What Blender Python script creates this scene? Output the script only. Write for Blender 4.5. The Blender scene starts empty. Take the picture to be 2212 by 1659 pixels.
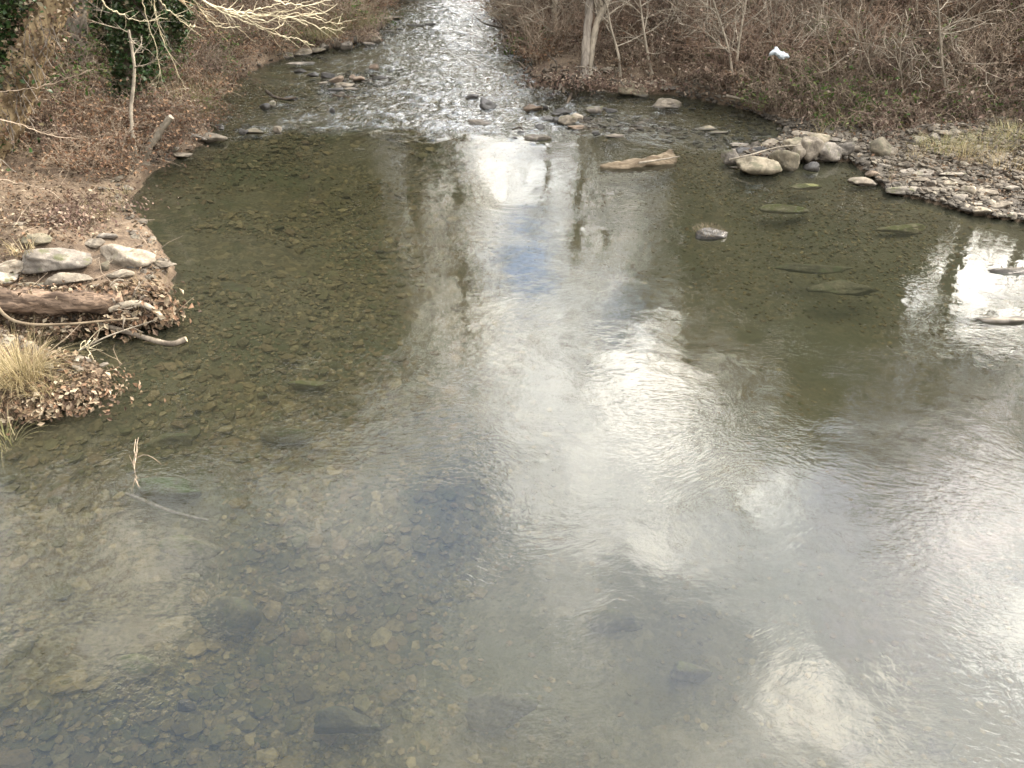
import bpy, math, random
import numpy as np
from mathutils import Vector, Matrix

S = bpy.context.scene
COL = S.collection
R = math.radians

# ------------------------------------------------------------------ camera
CAM_H, PITCH, F = 5.0, R(35.0), 773.0
K = 1024.0 / 2212.0                      # measurements were taken on a 2212 px wide view of the photograph
cam = bpy.data.cameras.new('camera')
cam.sensor_width = 36.0; cam.lens = 36.0 * F / 1024.0
cam.clip_start = 0.05; cam.clip_end = 2000.0
camo = bpy.data.objects.new('camera', cam); COL.objects.link(camo)
camo.location = (0, 0, CAM_H); camo.rotation_euler = (R(90) - PITCH, 0, 0)
S.camera = camo

def ray(px, py):
    dx = px * K - 512.0; dy = py * K - 384.0
    v = np.array([dx, F * math.cos(PITCH) - dy * math.sin(PITCH), -F * math.sin(PITCH) - dy * math.cos(PITCH)])
    return v / np.linalg.norm(v)
def at(px, py, z=0.0):                   # point at height z seen at that place of the photograph
    v = ray(px, py); t = (z - CAM_H) / v[2]
    return np.array([v[0] * t, v[1] * t, z])
def at_y(px, py, Y):
    v = ray(px, py); t = Y / v[1]
    return np.array([0, 0, CAM_H]) + v * t
def msize(p, w):                         # metres for w view pixels at point p
    d = p[1] * math.cos(PITCH) + (CAM_H - p[2]) * math.sin(PITCH)
    return w * K / F * d

# ------------------------------------------------------------------ sky and sun
SUN_AZ, SUN_EL = R(58), R(36)            # to the right of the view direction (+Y)
w = bpy.data.worlds.new('World'); S.world = w; w.use_nodes = True
wn, wl = w.node_tree.nodes, w.node_tree.links
wn.clear()
def N(nt, typ, **kw):
    n = nt.nodes.new(typ)
    for k, v in kw.items():
        if k.startswith('i_'):
            key = k[2:]
            n.inputs[int(key) if key.isdigit() else key.replace('_', ' ')].default_value = v
        else: setattr(n, k, v)
    return n
def MATH(nt, op, a, b=None, c=None, clamp=False):
    n = nt.nodes.new('ShaderNodeMath'); n.operation = op; n.use_clamp = clamp
    for i, v in enumerate((a, b, c)):
        if v is None: continue
        if isinstance(v, (int, float)): n.inputs[i].default_value = v
        else: nt.links.new(v, n.inputs[i])
    return n.outputs[0]
def MIXC(nt, f, a, b):
    n = nt.nodes.new('ShaderNodeMix'); n.data_type = 'RGBA'
    for s, v in ((n.inputs[0], f), (n.inputs[6], a), (n.inputs[7], b)):
        if isinstance(v, (int, float)): s.default_value = v
        elif isinstance(v, (tuple, list)): s.default_value = tuple(v) + ((1,) if len(v) == 3 else ())
        else: nt.links.new(v, s)
    return n.outputs[2]
def RAMP(nt, f, stops, interp='LINEAR'):
    n = nt.nodes.new('ShaderNodeValToRGB'); n.color_ramp.interpolation = interp
    e = n.color_ramp.elements
    while len(e) < len(stops): e.new(0.5)
    for el, (p, c) in zip(e, stops):
        el.position = p; el.color = tuple(c) + (1,) if not isinstance(c, (int, float)) else (c, c, c, 1)
    nt.links.new(f, n.inputs[0]); return n.outputs[0]
def SMOOTH(nt, v, a, b):
    n = nt.nodes.new('ShaderNodeMapRange'); n.interpolation_type = 'SMOOTHSTEP'
    nt.links.new(v, n.inputs[0]); n.inputs[1].default_value = a; n.inputs[2].default_value = b
    return n.outputs[0]

def build_world():
    nt = w.node_tree
    sky = N(nt, 'ShaderNodeTexSky'); sky.sky_type = 'NISHITA'; sky.sun_disc = False
    sky.sun_elevation = SUN_EL; sky.sun_rotation = SUN_AZ
    sky.air_density = 1.0; sky.dust_density = 2.0
    tc = N(nt, 'ShaderNodeTexCoord'); g = tc.outputs['Generated']
    sep = N(nt, 'ShaderNodeSeparateXYZ'); nt.links.new(g, sep.inputs[0])
    zz = MATH(nt, 'ADD', MATH(nt, 'MAXIMUM', sep.outputs[2], 0.0), 0.25)
    comb = N(nt, 'ShaderNodeCombineXYZ'); comb.inputs[2].default_value = 3.37
    nt.links.new(MATH(nt, 'DIVIDE', sep.outputs[0], zz), comb.inputs[0])
    nt.links.new(MATH(nt, 'DIVIDE', sep.outputs[1], zz), comb.inputs[1])
    n1 = N(nt, 'ShaderNodeTexNoise', i_Scale=2.6, i_Detail=6.0, i_Roughness=0.55, i_Distortion=0.3)
    nt.links.new(comb.outputs[0], n1.inputs['Vector'])
    n2 = N(nt, 'ShaderNodeTexNoise', i_Scale=6.5, i_Detail=4.0, i_Roughness=0.5)
    nt.links.new(comb.outputs[0], n2.inputs['Vector'])
    dens = MATH(nt, 'ADD', MATH(nt, 'MULTIPLY', n1.outputs[0], 1.0), MATH(nt, 'MULTIPLY', n2.outputs[0], 0.25))
    dens = MATH(nt, 'ADD', dens, .03)
    def blob(px, py, rad, amt):
        nonlocal dens
        v = ray(px, py); v = (v[0], v[1], -v[2])
        d = N(nt, 'ShaderNodeVectorMath', operation='DISTANCE'); nt.links.new(g, d.inputs[0]); d.inputs[1].default_value = v
        f = MATH(nt, 'MULTIPLY', MATH(nt, 'EXPONENT', MATH(nt, 'MULTIPLY', MATH(nt, 'MULTIPLY', d.outputs['Value'], d.outputs['Value']), -1.0 / (rad * rad))), amt)
        dens = MATH(nt, 'ADD', dens, f)
    # blue gaps (negative) and bright heaps (positive) of the cloud cover
    for b in BLOBS: blob(*b)
    cover = SMOOTH(nt, dens, 0.42, 0.64)
    thick = SMOOTH(nt, dens, 0.52, 0.90)
    # clouds are brighter towards the sun
    sd = (math.sin(SUN_AZ) * math.cos(SUN_EL), math.cos(SUN_AZ) * math.cos(SUN_EL), math.sin(SUN_EL))
    dp = N(nt, 'ShaderNodeVectorMath', operation='DOT_PRODUCT'); nt.links.new(g, dp.inputs[0]); dp.inputs[1].default_value = sd
    glow = MATH(nt, 'POWER', MATH(nt, 'MAXIMUM', dp.outputs['Value'], 0.0), 3.0)
    br = MATH(nt, 'ADD', CLOUD_BASE, MATH(nt, 'MULTIPLY', glow, CLOUD_GLOW))
    br = MATH(nt, 'ADD', br, MATH(nt, 'MULTIPLY', MATH(nt, 'POWER', MATH(nt, 'MAXIMUM', sep.outputs[1], 0.0), 3.0), 15.0))
    br = MATH(nt, "MULTIPLY", br, MATH(nt, "ADD", 1.05, MATH(nt, "MULTIPLY", SMOOTH(nt, sep.outputs[2], .25, .7), 1.1)))
    br = MATH(nt, 'MULTIPLY', br, MATH(nt, 'SUBTRACT', 1.0, MATH(nt, 'MULTIPLY', SMOOTH(nt, sep.outputs[2], .68, .92), .45)))
    br = MATH(nt, 'MULTIPLY', br, MATH(nt, 'ADD', .55, MATH(nt, 'MULTIPLY', SMOOTH(nt, sep.outputs[0], -.38, .02), .5)))      # cloud cover is greyer away from the sun
    br = MATH(nt, 'MULTIPLY', br, MATH(nt, 'ADD', 0.55, MATH(nt, 'MULTIPLY', thick, 0.95)))
    ccol = MIXC(nt, thick, (0.88, 0.90, 0.92), (1.0, 0.94, 0.84))
    sc = N(nt, 'ShaderNodeVectorMath', operation='SCALE'); nt.links.new(ccol, sc.inputs[0]); nt.links.new(br, sc.inputs['Scale'])
    sk = N(nt, 'ShaderNodeVectorMath', operation='SCALE'); nt.links.new(sky.outputs[0], sk.inputs[0]); sk.inputs['Scale'].default_value = SKY_GAIN
    col = MIXC(nt, cover, sk.outputs[0], sc.outputs[0])
    bg = N(nt, 'ShaderNodeBackground'); nt.links.new(col, bg.inputs[0]); bg.inputs[1].default_value = 0.1
    out = N(nt, 'ShaderNodeOutputWorld'); nt.links.new(bg.outputs[0], out.inputs[0])
CLOUD_BASE, CLOUD_GLOW, SKY_GAIN = 15.0, 23.0, 6.0
BLOBS = [(1090, 500, .075, -.22), (1150, 600, .07, -.22), (1340, 690, .06, -.36), (1950, 990, .13, -.65), (2000, 1060, .08, -.3), (1070, 390, .10, .12), (990, 545, .05, .16), (1250, 600, .06, .16),
         (1420, 780, .08, .22), (1640, 950, .10, .14), (1430, 1150, .05, .14), (1330, 1210, .05, -.20), (1560, 1330, .12, -.16), (1080, 1120, .12, -.12), (1250, 900, .14, -.06),
         (1790, 1500, .06, .30), (1920, 1430, .08, -.24), (2130, 1250, .12, .24), (880, 600, .11, .22), (1180, 860, .12, .14), (980, 700, .10, .14), (1900, 1180, .10, .16), (2080, 700, .14, .34), (110, 1180, .10, .42), (260, 1310, .07, .34), (520, 1220, .18, -.08), (350, 1540, .2, -.10), (120, 1480, .12, -.15),
         (1150, 1380, .14, .08)]
build_world()

sun = bpy.data.lights.new('sun', 'SUN'); sun.energy = 5.0; sun.angle = R(0.6); sun.color = (1.0, 0.90, 0.76)
suno = bpy.data.objects.new('sun', sun); COL.objects.link(suno)
suno.rotation_euler = (R(90) - SUN_EL, 0, R(180) - SUN_AZ)
S.view_settings.view_transform = 'Standard'; S.view_settings.look = 'None'
S.view_settings.gamma = 1.0; S.view_settings.exposure = 1.05
S.cycles.sampling_pattern = 'TABULATED_SOBOL'
S.cycles.max_bounces = 6; S.cycles.diffuse_bounces = 2; S.cycles.glossy_bounces = 3
S.cycles.transparent_max_bounces = 10; S.cycles.transmission_bounces = 4
S.cycles.caustics_reflective = False; S.cycles.caustics_refractive = False
S.cycles.sample_clamp_indirect = 6.0

# ------------------------------------------------------------------ helpers
rng = np.random.default_rng(11)
_tab = np.random.default_rng(5).random((8, 256, 256))
def vn(x, y, s=0):
    t = _tab[s % 8]
    xi = np.floor(x).astype(int); yi = np.floor(y).astype(int)
    fx = x - xi; fy = y - yi; fx = fx * fx * (3 - 2 * fx); fy = fy * fy * (3 - 2 * fy)
    a = t[yi % 256, xi % 256]; b = t[yi % 256, (xi + 1) % 256]; c = t[(yi + 1) % 256, xi % 256]; d = t[(yi + 1) % 256, (xi + 1) % 256]
    return (a * (1 - fx) + b * fx) * (1 - fy) + (c * (1 - fx) + d * fx) * fy - 0.5
def fbm(x, y, oct=4, s=0):
    r = 0; a = 1.0; f = 1.0
    for i in range(oct):
        r = r + a * vn(x * f + 17.3 * i, y * f - 9.1 * i, s + i); a *= .5; f *= 2.03
    return r
def sst(v, a, b):
    t = np.clip((v - a) / (b - a), 0, 1); return t * t * (3 - 2 * t)

def mesh_of(name, parts, mats, smooth=True, attrs=None):
    """parts: list of (V (n,3), F (m,k), material index)"""
    V = []; loops = []; starts = []; mi = []; off = 0; ls = 0
    for v, f, m in parts:
        if len(v) == 0: continue
        V.append(np.asarray(v, dtype=np.float32)); f = np.asarray(f) + off
        k = f.shape[1]
        loops.append(f.ravel()); starts.append(ls + np.arange(len(f)) * k); ls += f.size
        mi.append(np.full(len(f), m)); off += len(v)
    V = np.concatenate(V); loops = np.concatenate(loops); starts = np.concatenate(starts); mi = np.concatenate(mi)
    me = bpy.data.meshes.new(name)
    me.vertices.add(len(V)); me.vertices.foreach_set('co', V.ravel())
    me.loops.add(len(loops)); me.loops.foreach_set('vertex_index', loops.astype(np.int32))
    me.polygons.add(len(starts)); me.polygons.foreach_set('loop_start', starts.astype(np.int32))
    me.polygons.foreach_set('material_index', mi.astype(np.int32))
    me.polygons.foreach_set('use_smooth', np.full(len(starts), smooth))
    for m in mats: me.materials.append(m)
    me.update(calc_edges=True); me.validate()
    if attrs:
        for k, v in attrs.items():
            at_ = me.attributes.new(k, 'FLOAT', 'POINT'); at_.data.foreach_set('value', np.asarray(v, dtype=np.float32))
    return me
def obj(name, me, loc=(0, 0, 0), rz=0.0, parent=None, sc=None):
    o = bpy.data.objects.new(name, me); COL.objects.link(o)
    o.location = tuple(float(q) for q in loc); o.rotation_euler = (0, 0, rz)
    if sc is not None: o.scale = sc if isinstance(sc, tuple) else (sc, sc, sc)
    if parent: o.parent = parent
    return o
def tag(o, label, cat, group=None):
    o['label'] = label; o['category'] = cat
    if group: o['group'] = group
    return o
def struct(o, kind='structure', label=None, cat=None):
    o['kind'] = kind
    if label: o['label'] = label
    if cat: o['category'] = cat
    return o
def copy_tree(o, loc, rz=0.0, sc=1.0, label=None):
    c = o.copy(); COL.objects.link(c)
    c.location = tuple(float(q) for q in loc); c.rotation_euler = (0, 0, rz); c.scale = (sc, sc, sc)
    if label: c['label'] = label
    for ch in o.children:
        d = ch.copy(); COL.objects.link(d); d.parent = c
    return c

def segs_mesh(P0, P1, R0, R1, sides=3):
    P0 = np.asarray(P0, float); P1 = np.asarray(P1, float); R0 = np.asarray(R0, float); R1 = np.asarray(R1, float)
    n = len(P0)
    d = P1 - P0; L = np.linalg.norm(d, axis=1, keepdims=True); d = d / np.maximum(L, 1e-6)
    ref = np.where(np.abs(d[:, 2:3]) > .9, np.array([[1., 0, 0]]), np.array([[0, 0, 1.]]))
    u = np.cross(d, ref); u /= np.linalg.norm(u, axis=1, keepdims=True); v = np.cross(d, u)
    a = np.arange(sides) * 2 * np.pi / sides
    ring = u[:, None, :] * np.cos(a)[None, :, None] + v[:, None, :] * np.sin(a)[None, :, None]
    A = P0[:, None, :] + ring * R0[:, None, None]; B = P1[:, None, :] + ring * R1[:, None, None]
    V = np.concatenate([A, B], axis=1).reshape(-1, 3)
    i = np.arange(sides); j = (i + 1) % sides
    q = np.stack([i, j, j + sides, i + sides], 1)
    Fq = (q[None] + (np.arange(n) * 2 * sides)[:, None, None]).reshape(-1, 4)
    return V, Fq
def tube(pts, rad, sides=10, rough=0.0, seed=0, cap=True):
    """one connected tube through pts; rough = relative radius noise"""
    pts = np.asarray(pts, float); rad = np.asarray(rad, float); n = len(pts)
    r = np.random.default_rng(seed)
    t = np.gradient(pts, axis=0); t /= np.linalg.norm(t, axis=1, keepdims=True)
    u = np.cross(t[0], [0.31, 0.2, 0.92]); u /= np.linalg.norm(u)
    V = []
    ph = r.random(4) * 6.28
    a = np.arange(sides) * 2 * np.pi / sides
    for i in range(n):
        u = u - t[i] * np.dot(u, t[i]); u /= np.linalg.norm(u); v = np.cross(t[i], u)
        k = 1 + rough * (np.sin(a * 3 + ph[0] + i * .35) * .35 + np.sin(a * 5 + ph[1] - i * .5) * .35 + (r.random(sides) - .5) * .9)
        V.append(pts[i] + (u[None] * np.cos(a)[:, None] + v[None] * np.sin(a)[:, None]) * (rad[i] * k)[:, None])
    V = np.concatenate(V)
    i = np.arange(sides); j = (i + 1) % sides
    q = np.stack([i, j, j + sides, i + sides], 1)
    Fq = (q[None] + (np.arange(n - 1) * sides)[:, None, None]).reshape(-1, 4)
    parts = [(V, Fq)]
    if cap:
        for b, rev in ((0, True), ((n - 1) * sides, False)):
            c = V[b:b + sides].mean(0)
            Vc = np.concatenate([V[b:b + sides], c[None]])
            f = np.stack([i, j, np.full(sides, sides)], 1)
            if rev: f = f[:, ::-1]
            parts.append((Vc, f))
    return parts
def spline(pts, n):
    pts = np.asarray(pts, float); m = len(pts); out = []
    T = np.linspace(0, m - 1, n)
    for t in T:
        i = min(int(t), m - 2); f = t - i
        p0 = pts[max(i - 1, 0)]; p1 = pts[i]; p2 = pts[i + 1]; p3 = pts[min(i + 2, m - 1)]
        out.append(.5 * ((2 * p1) + (p2 - p0) * f + (2 * p0 - 5 * p1 + 4 * p2 - p3) * f * f + (3 * p1 - p0 - 3 * p2 + p3) * f ** 3))
    return np.array(out)
def leaves(C, size, flat=0.5, seed=0, asp=0.55, up=None):
    """folded leaf of two triangles at each point"""
    r = np.random.default_rng(seed); C = np.asarray(C, float); n = len(C)
    size = np.broadcast_to(np.asarray(size, float), (n,))
    nrm = r.normal(size=(n, 3)); nrm[:, 2] = np.abs(nrm[:, 2]) + flat * 3
    nrm /= np.linalg.norm(nrm, axis=1, keepdims=True)
    t = r.normal(size=(n, 3)); t -= nrm * (t * nrm).sum(1, keepdims=True); t /= np.linalg.norm(t, axis=1, keepdims=True)
    b = np.cross(nrm, t)
    s = size[:, None]
    lift = nrm * s * (0.1 + .35 * r.random((n, 1)))
    V = np.stack([C - t * s * .5, C + b * s * asp * .5 + lift, C + t * s * .55, C - b * s * asp * .5 + lift * r.random((n, 1))], 1).reshape(-1, 3)
    q = np.array([[0, 1, 2], [0, 2, 3]])
    Fq = (q[None] + (np.arange(n) * 4)[:, None, None]).reshape(-1, 3)
    return V, Fq
_ico = {}
def ico(sub):
    if sub in _ico: return _ico[sub]
    import bmesh
    bm = bmesh.new(); bmesh.ops.create_icosphere(bm, subdivisions=sub, radius=1.0)
    V = np.array([v.co[:] for v in bm.verts]); Fq = np.array([[v.index for v in f.verts] for f in bm.faces]); bm.free()
    _ico[sub] = (V, Fq); return _ico[sub]
def n3(V, f, s):                       # cheap 3-D noise
    x, y, z = V[:, 0] * f, V[:, 1] * f, V[:, 2] * f
    return (vn(x + 3.1 * s, y + z * .7, s) + vn(y - 5.7 * s, z + x * .6, s + 1) + vn(z + 1.9 * s, x - y * .8, s + 2)) / 1.5
def rock_verts(seed, dims, ang=0.6, sub=3, flat=False):
    r = np.random.default_rng(seed); V, Fq = ico(sub)
    nP = int(6 + 4 * ang)
    rad = np.ones(len(V))
    for _ in range(nP):
        n = r.normal(size=3); n /= np.linalg.norm(n); d = r.uniform(.36, .78)
        k = V @ n
        rad = np.minimum(rad, np.where(k > .2, d / np.maximum(k, .2), 9))
    rad = rad * (1 - .5 * (1 - ang) * .3) + n3(V, 1.6, seed % 7) * .14 + n3(V, 4.0, seed % 5) * .08 + (n3(V, 11.0, seed % 6) * .035 if sub > 3 else 0)
    W = V * rad[:, None]
    W = W / (W.max(0) - W.min(0))
    W = W * np.asarray(dims, float)
    if flat: W[:, 2] += 0
    return W, Fq

# ------------------------------------------------------------------ materials
def new_mat(name):
    m = bpy.data.materials.new(name); m.use_nodes = True; m.node_tree.nodes.clear()
    return m, m.node_tree
def finish(m, nt, colour, rough=0.85, bump=None, bstr=0.5, bdist=0.02, spec=0.3, trans=None):
    p = N(nt, 'ShaderNodeBsdfPrincipled'); p.inputs['Specular IOR Level'].default_value = spec
    for s, v in ((p.inputs['Base Color'], colour), (p.inputs['Roughness'], rough)):
        if isinstance(v, (int, float)): s.default_value = v
        elif isinstance(v, tuple): s.default_value = v + (1,)
        else: nt.links.new(v, s)
    if bump is not None:
        b = N(nt, 'ShaderNodeBump'); b.inputs['Strength'].default_value = bstr; b.inputs['Distance'].default_value = bdist
        nt.links.new(bump, b.inputs['Height']); nt.links.new(b.outputs[0], p.inputs['Normal'])
    o = N(nt, 'ShaderNodeOutputMaterial')
    sh = p.outputs[0]
    if trans:
        t = N(nt, 'ShaderNodeBsdfTranslucent')
        if isinstance(colour, tuple): t.inputs[0].default_value = colour + (1,)
        else: nt.links.new(colour, t.inputs[0])
        mx = N(nt, 'ShaderNodeMixShader'); mx.inputs[0].default_value = trans
        nt.links.new(p.outputs[0], mx.inputs[1]); nt.links.new(t.outputs[0], mx.inputs[2]); sh = mx.outputs[0]
    nt.links.new(sh, o.inputs[0]); return m
def noise(nt, vec, scale, detail=4.0, rough=.55, dist=0.0):
    n = N(nt, 'ShaderNodeTexNoise', i_Scale=scale, i_Detail=detail, i_Roughness=rough, i_Distortion=dist)
    if vec is not None: nt.links.new(vec, n.inputs['Vector'])
    return n.outputs[0]

def rock_mat(name, dark, light, moss=None, mossamt=0.0, wet=0.05):
    m, nt = new_mat(name)
    tc = N(nt, 'ShaderNodeTexCoord').outputs['Object']; geo = N(nt, 'ShaderNodeNewGeometry')
    oi = N(nt, 'ShaderNodeObjectInfo')
    off = N(nt, 'ShaderNodeVectorMath', operation='ADD'); nt.links.new(tc, off.inputs[0]); nt.links.new(oi.outputs['Random'], off.inputs[1])
    v = off.outputs[0]
    a = noise(nt, v, 5.0, 6.0, .62, .4); b = noise(nt, v, 28.0, 5.0, .65)
    c = MIXC(nt, SMOOTH(nt, a, .35, .68), dark, light)
    c = MIXC(nt, MATH(nt, 'MULTIPLY', SMOOTH(nt, b, .5, .72), .55), c, tuple(q * .45 for q in dark))
    c = MIXC(nt, MATH(nt, 'MULTIPLY', SMOOTH(nt, noise(nt, v, 11.0, 3.0), .58, .66), .4), c, tuple(min(1, q * 1.35) for q in light))
    hs = N(nt, 'ShaderNodeHueSaturation'); nt.links.new(c, hs.inputs['Color'])
    nt.links.new(MATH(nt, 'ADD', .72, MATH(nt, 'MULTIPLY', oi.outputs['Random'], .55)), hs.inputs['Value'])
    c = hs.outputs[0]
    if moss:
        sepn = N(nt, 'ShaderNodeSeparateXYZ'); nt.links.new(geo.outputs['Normal'], sepn.inputs[0])
        f = MATH(nt, 'MULTIPLY', SMOOTH(nt, sepn.outputs[2], -.1, .6), SMOOTH(nt, noise(nt, v, 6.0, 5.0, .6), .55 - mossamt * .3, .75 - mossamt * .3), clamp=True)
        c = MIXC(nt, f, c, moss)
    # wet band by the waterline
    sp = N(nt, 'ShaderNodeSeparateXYZ'); nt.links.new(geo.outputs['Position'], sp.inputs[0])
    zz = MATH(nt, 'ADD', sp.outputs[2], MATH(nt, 'MULTIPLY', a, .05))
    wetf = MATH(nt, 'SUBTRACT', 1.0, SMOOTH(nt, zz, wet, wet + .04))
    c2 = MIXC(nt, MATH(nt, 'MULTIPLY', wetf, .62), c, (.028, .024, .018))
    rgh = MATH(nt, 'SUBTRACT', .88, MATH(nt, 'MULTIPLY', wetf, .5))
    h = MATH(nt, 'ADD', MATH(nt, 'MULTIPLY', a, .7), MATH(nt, 'MULTIPLY', b, .35))
    return finish(m, nt, c2, rgh, h, .8, .03)
M = {}
M['rock'] = rock_mat('weathered grey sandstone', (.095, .082, .068), (.22, .19, .155), (.08, .08, .04), .15)
M['rock_pale'] = rock_mat('pale tan sandstone', (.125, .103, .078), (.265, .225, .172), (.10, .09, .05), .05)
M['rock_moss'] = rock_mat('lichened stone', (.10, .085, .06), (.22, .185, .13), (.11, .10, .065), .3)
M['rock_dark'] = rock_mat('dark wet stone', (.045, .042, .04), (.10, .095, .09), wet=.12)
M['rock_red'] = rock_mat('rust brown stone', (.11, .08, .058), (.21, .16, .115), wet=.02)
M['rock_olive'] = rock_mat('algae covered stone', (.075, .062, .036), (.13, .108, .064), (.075, .076, .034), .3, wet=-5)
M['rock_green'] = rock_mat('green algae covered stone', (.06, .056, .03), (.09, .084, .045), (.058, .078, .024), .5, wet=-5)
M['rock_bed'] = rock_mat('silty brown bed stone', (.12, .10, .06), (.21, .175, .11), (.10, .10, .035), .5, wet=-5)

def bark_mat(name, c1, c2, scale=9.0, stretch=.18, rnd=.35, along=1.0):
    m, nt = new_mat(name)
    tc = N(nt, 'ShaderNodeTexCoord').outputs['Object']; oi = N(nt, 'ShaderNodeObjectInfo')
    mp = N(nt, 'ShaderNodeMapping'); mp.inputs['Scale'].default_value = (along, 1, stretch); nt.links.new(tc, mp.inputs[0])
    a = noise(nt, mp.outputs[0], scale, 6.0, .65, .6)
    b = noise(nt, tc, 2.2, 3.0)
    c = MIXC(nt, SMOOTH(nt, a, .36, .64), c1, c2)
    c = MIXC(nt, MATH(nt, 'MULTIPLY', SMOOTH(nt, b, .45, .65), .4), c, tuple(q * .6 for q in c1))
    hs = N(nt, 'ShaderNodeHueSaturation'); nt.links.new(c, hs.inputs['Color'])
    nt.links.new(MATH(nt, 'ADD', 1 - rnd / 2, MATH(nt, 'MULTIPLY', oi.outputs['Random'], rnd)), hs.inputs['Value'])
    return finish(m, nt, hs.outputs[0], .9, a, .9, .03)
M['bark'] = bark_mat('grey brown bark', (.075, .06, .045), (.17, .14, .105))
M['bark_dark'] = bark_mat('dark winter bark', (.035, .028, .02), (.095, .078, .058))
M['bark_pale'] = bark_mat('pale smooth bark', (.19, .16, .12), (.34, .29, .22), 6.0, .5)
M['bark_gold_lit'] = bark_mat('shaggy sunlit bark', (.11, .075, .04), (.46, .35, .20), 7.0, .3)  # yellow-brown bark, its colour brightened to carry the sunlight on the trunk
M['bark_grey'] = bark_mat('grey trunk bark', (.12, .10, .08), (.24, .205, .165), 8.0, .2)
M['twig'] = bark_mat('brown twig', (.17, .13, .092), (.33, .26, .19), 4.0, 1, .9)
M['twig_pale'] = bark_mat('pale tan twig', (.34, .29, .19), (.52, .46, .32), 4.0, 1, .3)  # pale tan wood tone, mottled by noise
M['root'] = bark_mat('dark wet root', (.035, .027, .02), (.11, .085, .06), 8.0, .6)
M['rotten'] = bark_mat('rotten reddish wood', (.055, .036, .024), (.23, .16, .11), 16.0, 1.0, .1, .10)
M['drift'] = bark_mat('weathered tan wood', (.11, .08, .05), (.21, .165, .11), 12.0, .8, .1, .15)
M['cut'] = bark_mat('yellow cut wood', (.40, .30, .15), (.60, .50, .30), 9.0, 1, .1)

def leaf_mat(name, cols, trans=.25, rough=.7):
    m, nt = new_mat(name)
    geo = N(nt, 'ShaderNodeNewGeometry')
    r = geo.outputs['Random Per Island']
    st = [((i + .0) / len(cols), c) for i, c in enumerate(cols)]
    c = RAMP(nt, r, st, 'CONSTANT')
    return finish(m, nt, c, rough, spec=.25, trans=trans)
M['litter'] = leaf_mat('dry fallen leaves', [(.13, .088, .052), (.17, .12, .075), (.05, .034, .022), (.24, .185, .125), (.10, .066, .042), (.33, .27, .19), (.07, .046, .03), (.15, .095, .058), (.19, .115, .07), (.085, .065, .04)])
M['deadleaf'] = leaf_mat('dead hanging leaves', [(.11, .072, .052), (.15, .10, .073), (.085, .055, .042), (.18, .125, .09), (.10, .062, .048), (.27, .21, .155)])
M['ivy'] = leaf_mat('ivy leaves', [(.02, .045, .012), (.035, .07, .018), (.05, .09, .03), (.028, .05, .016), (.10, .12, .06), (.11, .09, .05), (.06, .07, .035)], .15, .35)
M['needle'] = leaf_mat('evergreen foliage', [(.022, .042, .014), (.035, .06, .02), (.05, .075, .026), (.018, .034, .012)], .15, .6)
M['grass'] = leaf_mat('dry yellow grass', [(.36, .29, .16), (.27, .215, .11), (.44, .36, .22), (.20, .165, .08)], .3)
M['grassg'] = leaf_mat('green and straw grass', [(.20, .19, .085), (.28, .24, .13), (.15, .155, .06), (.34, .29, .17)], .3)
M['twigleaf'] = leaf_mat('brown withered grass', [(.11, .085, .05), (.16, .125, .075), (.08, .06, .038)], .2)
M['green'] = leaf_mat('small green leaves', [(.05, .09, .02), (.08, .12, .03), (.11, .12, .04), (.12, .085, .05)], .3)

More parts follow.
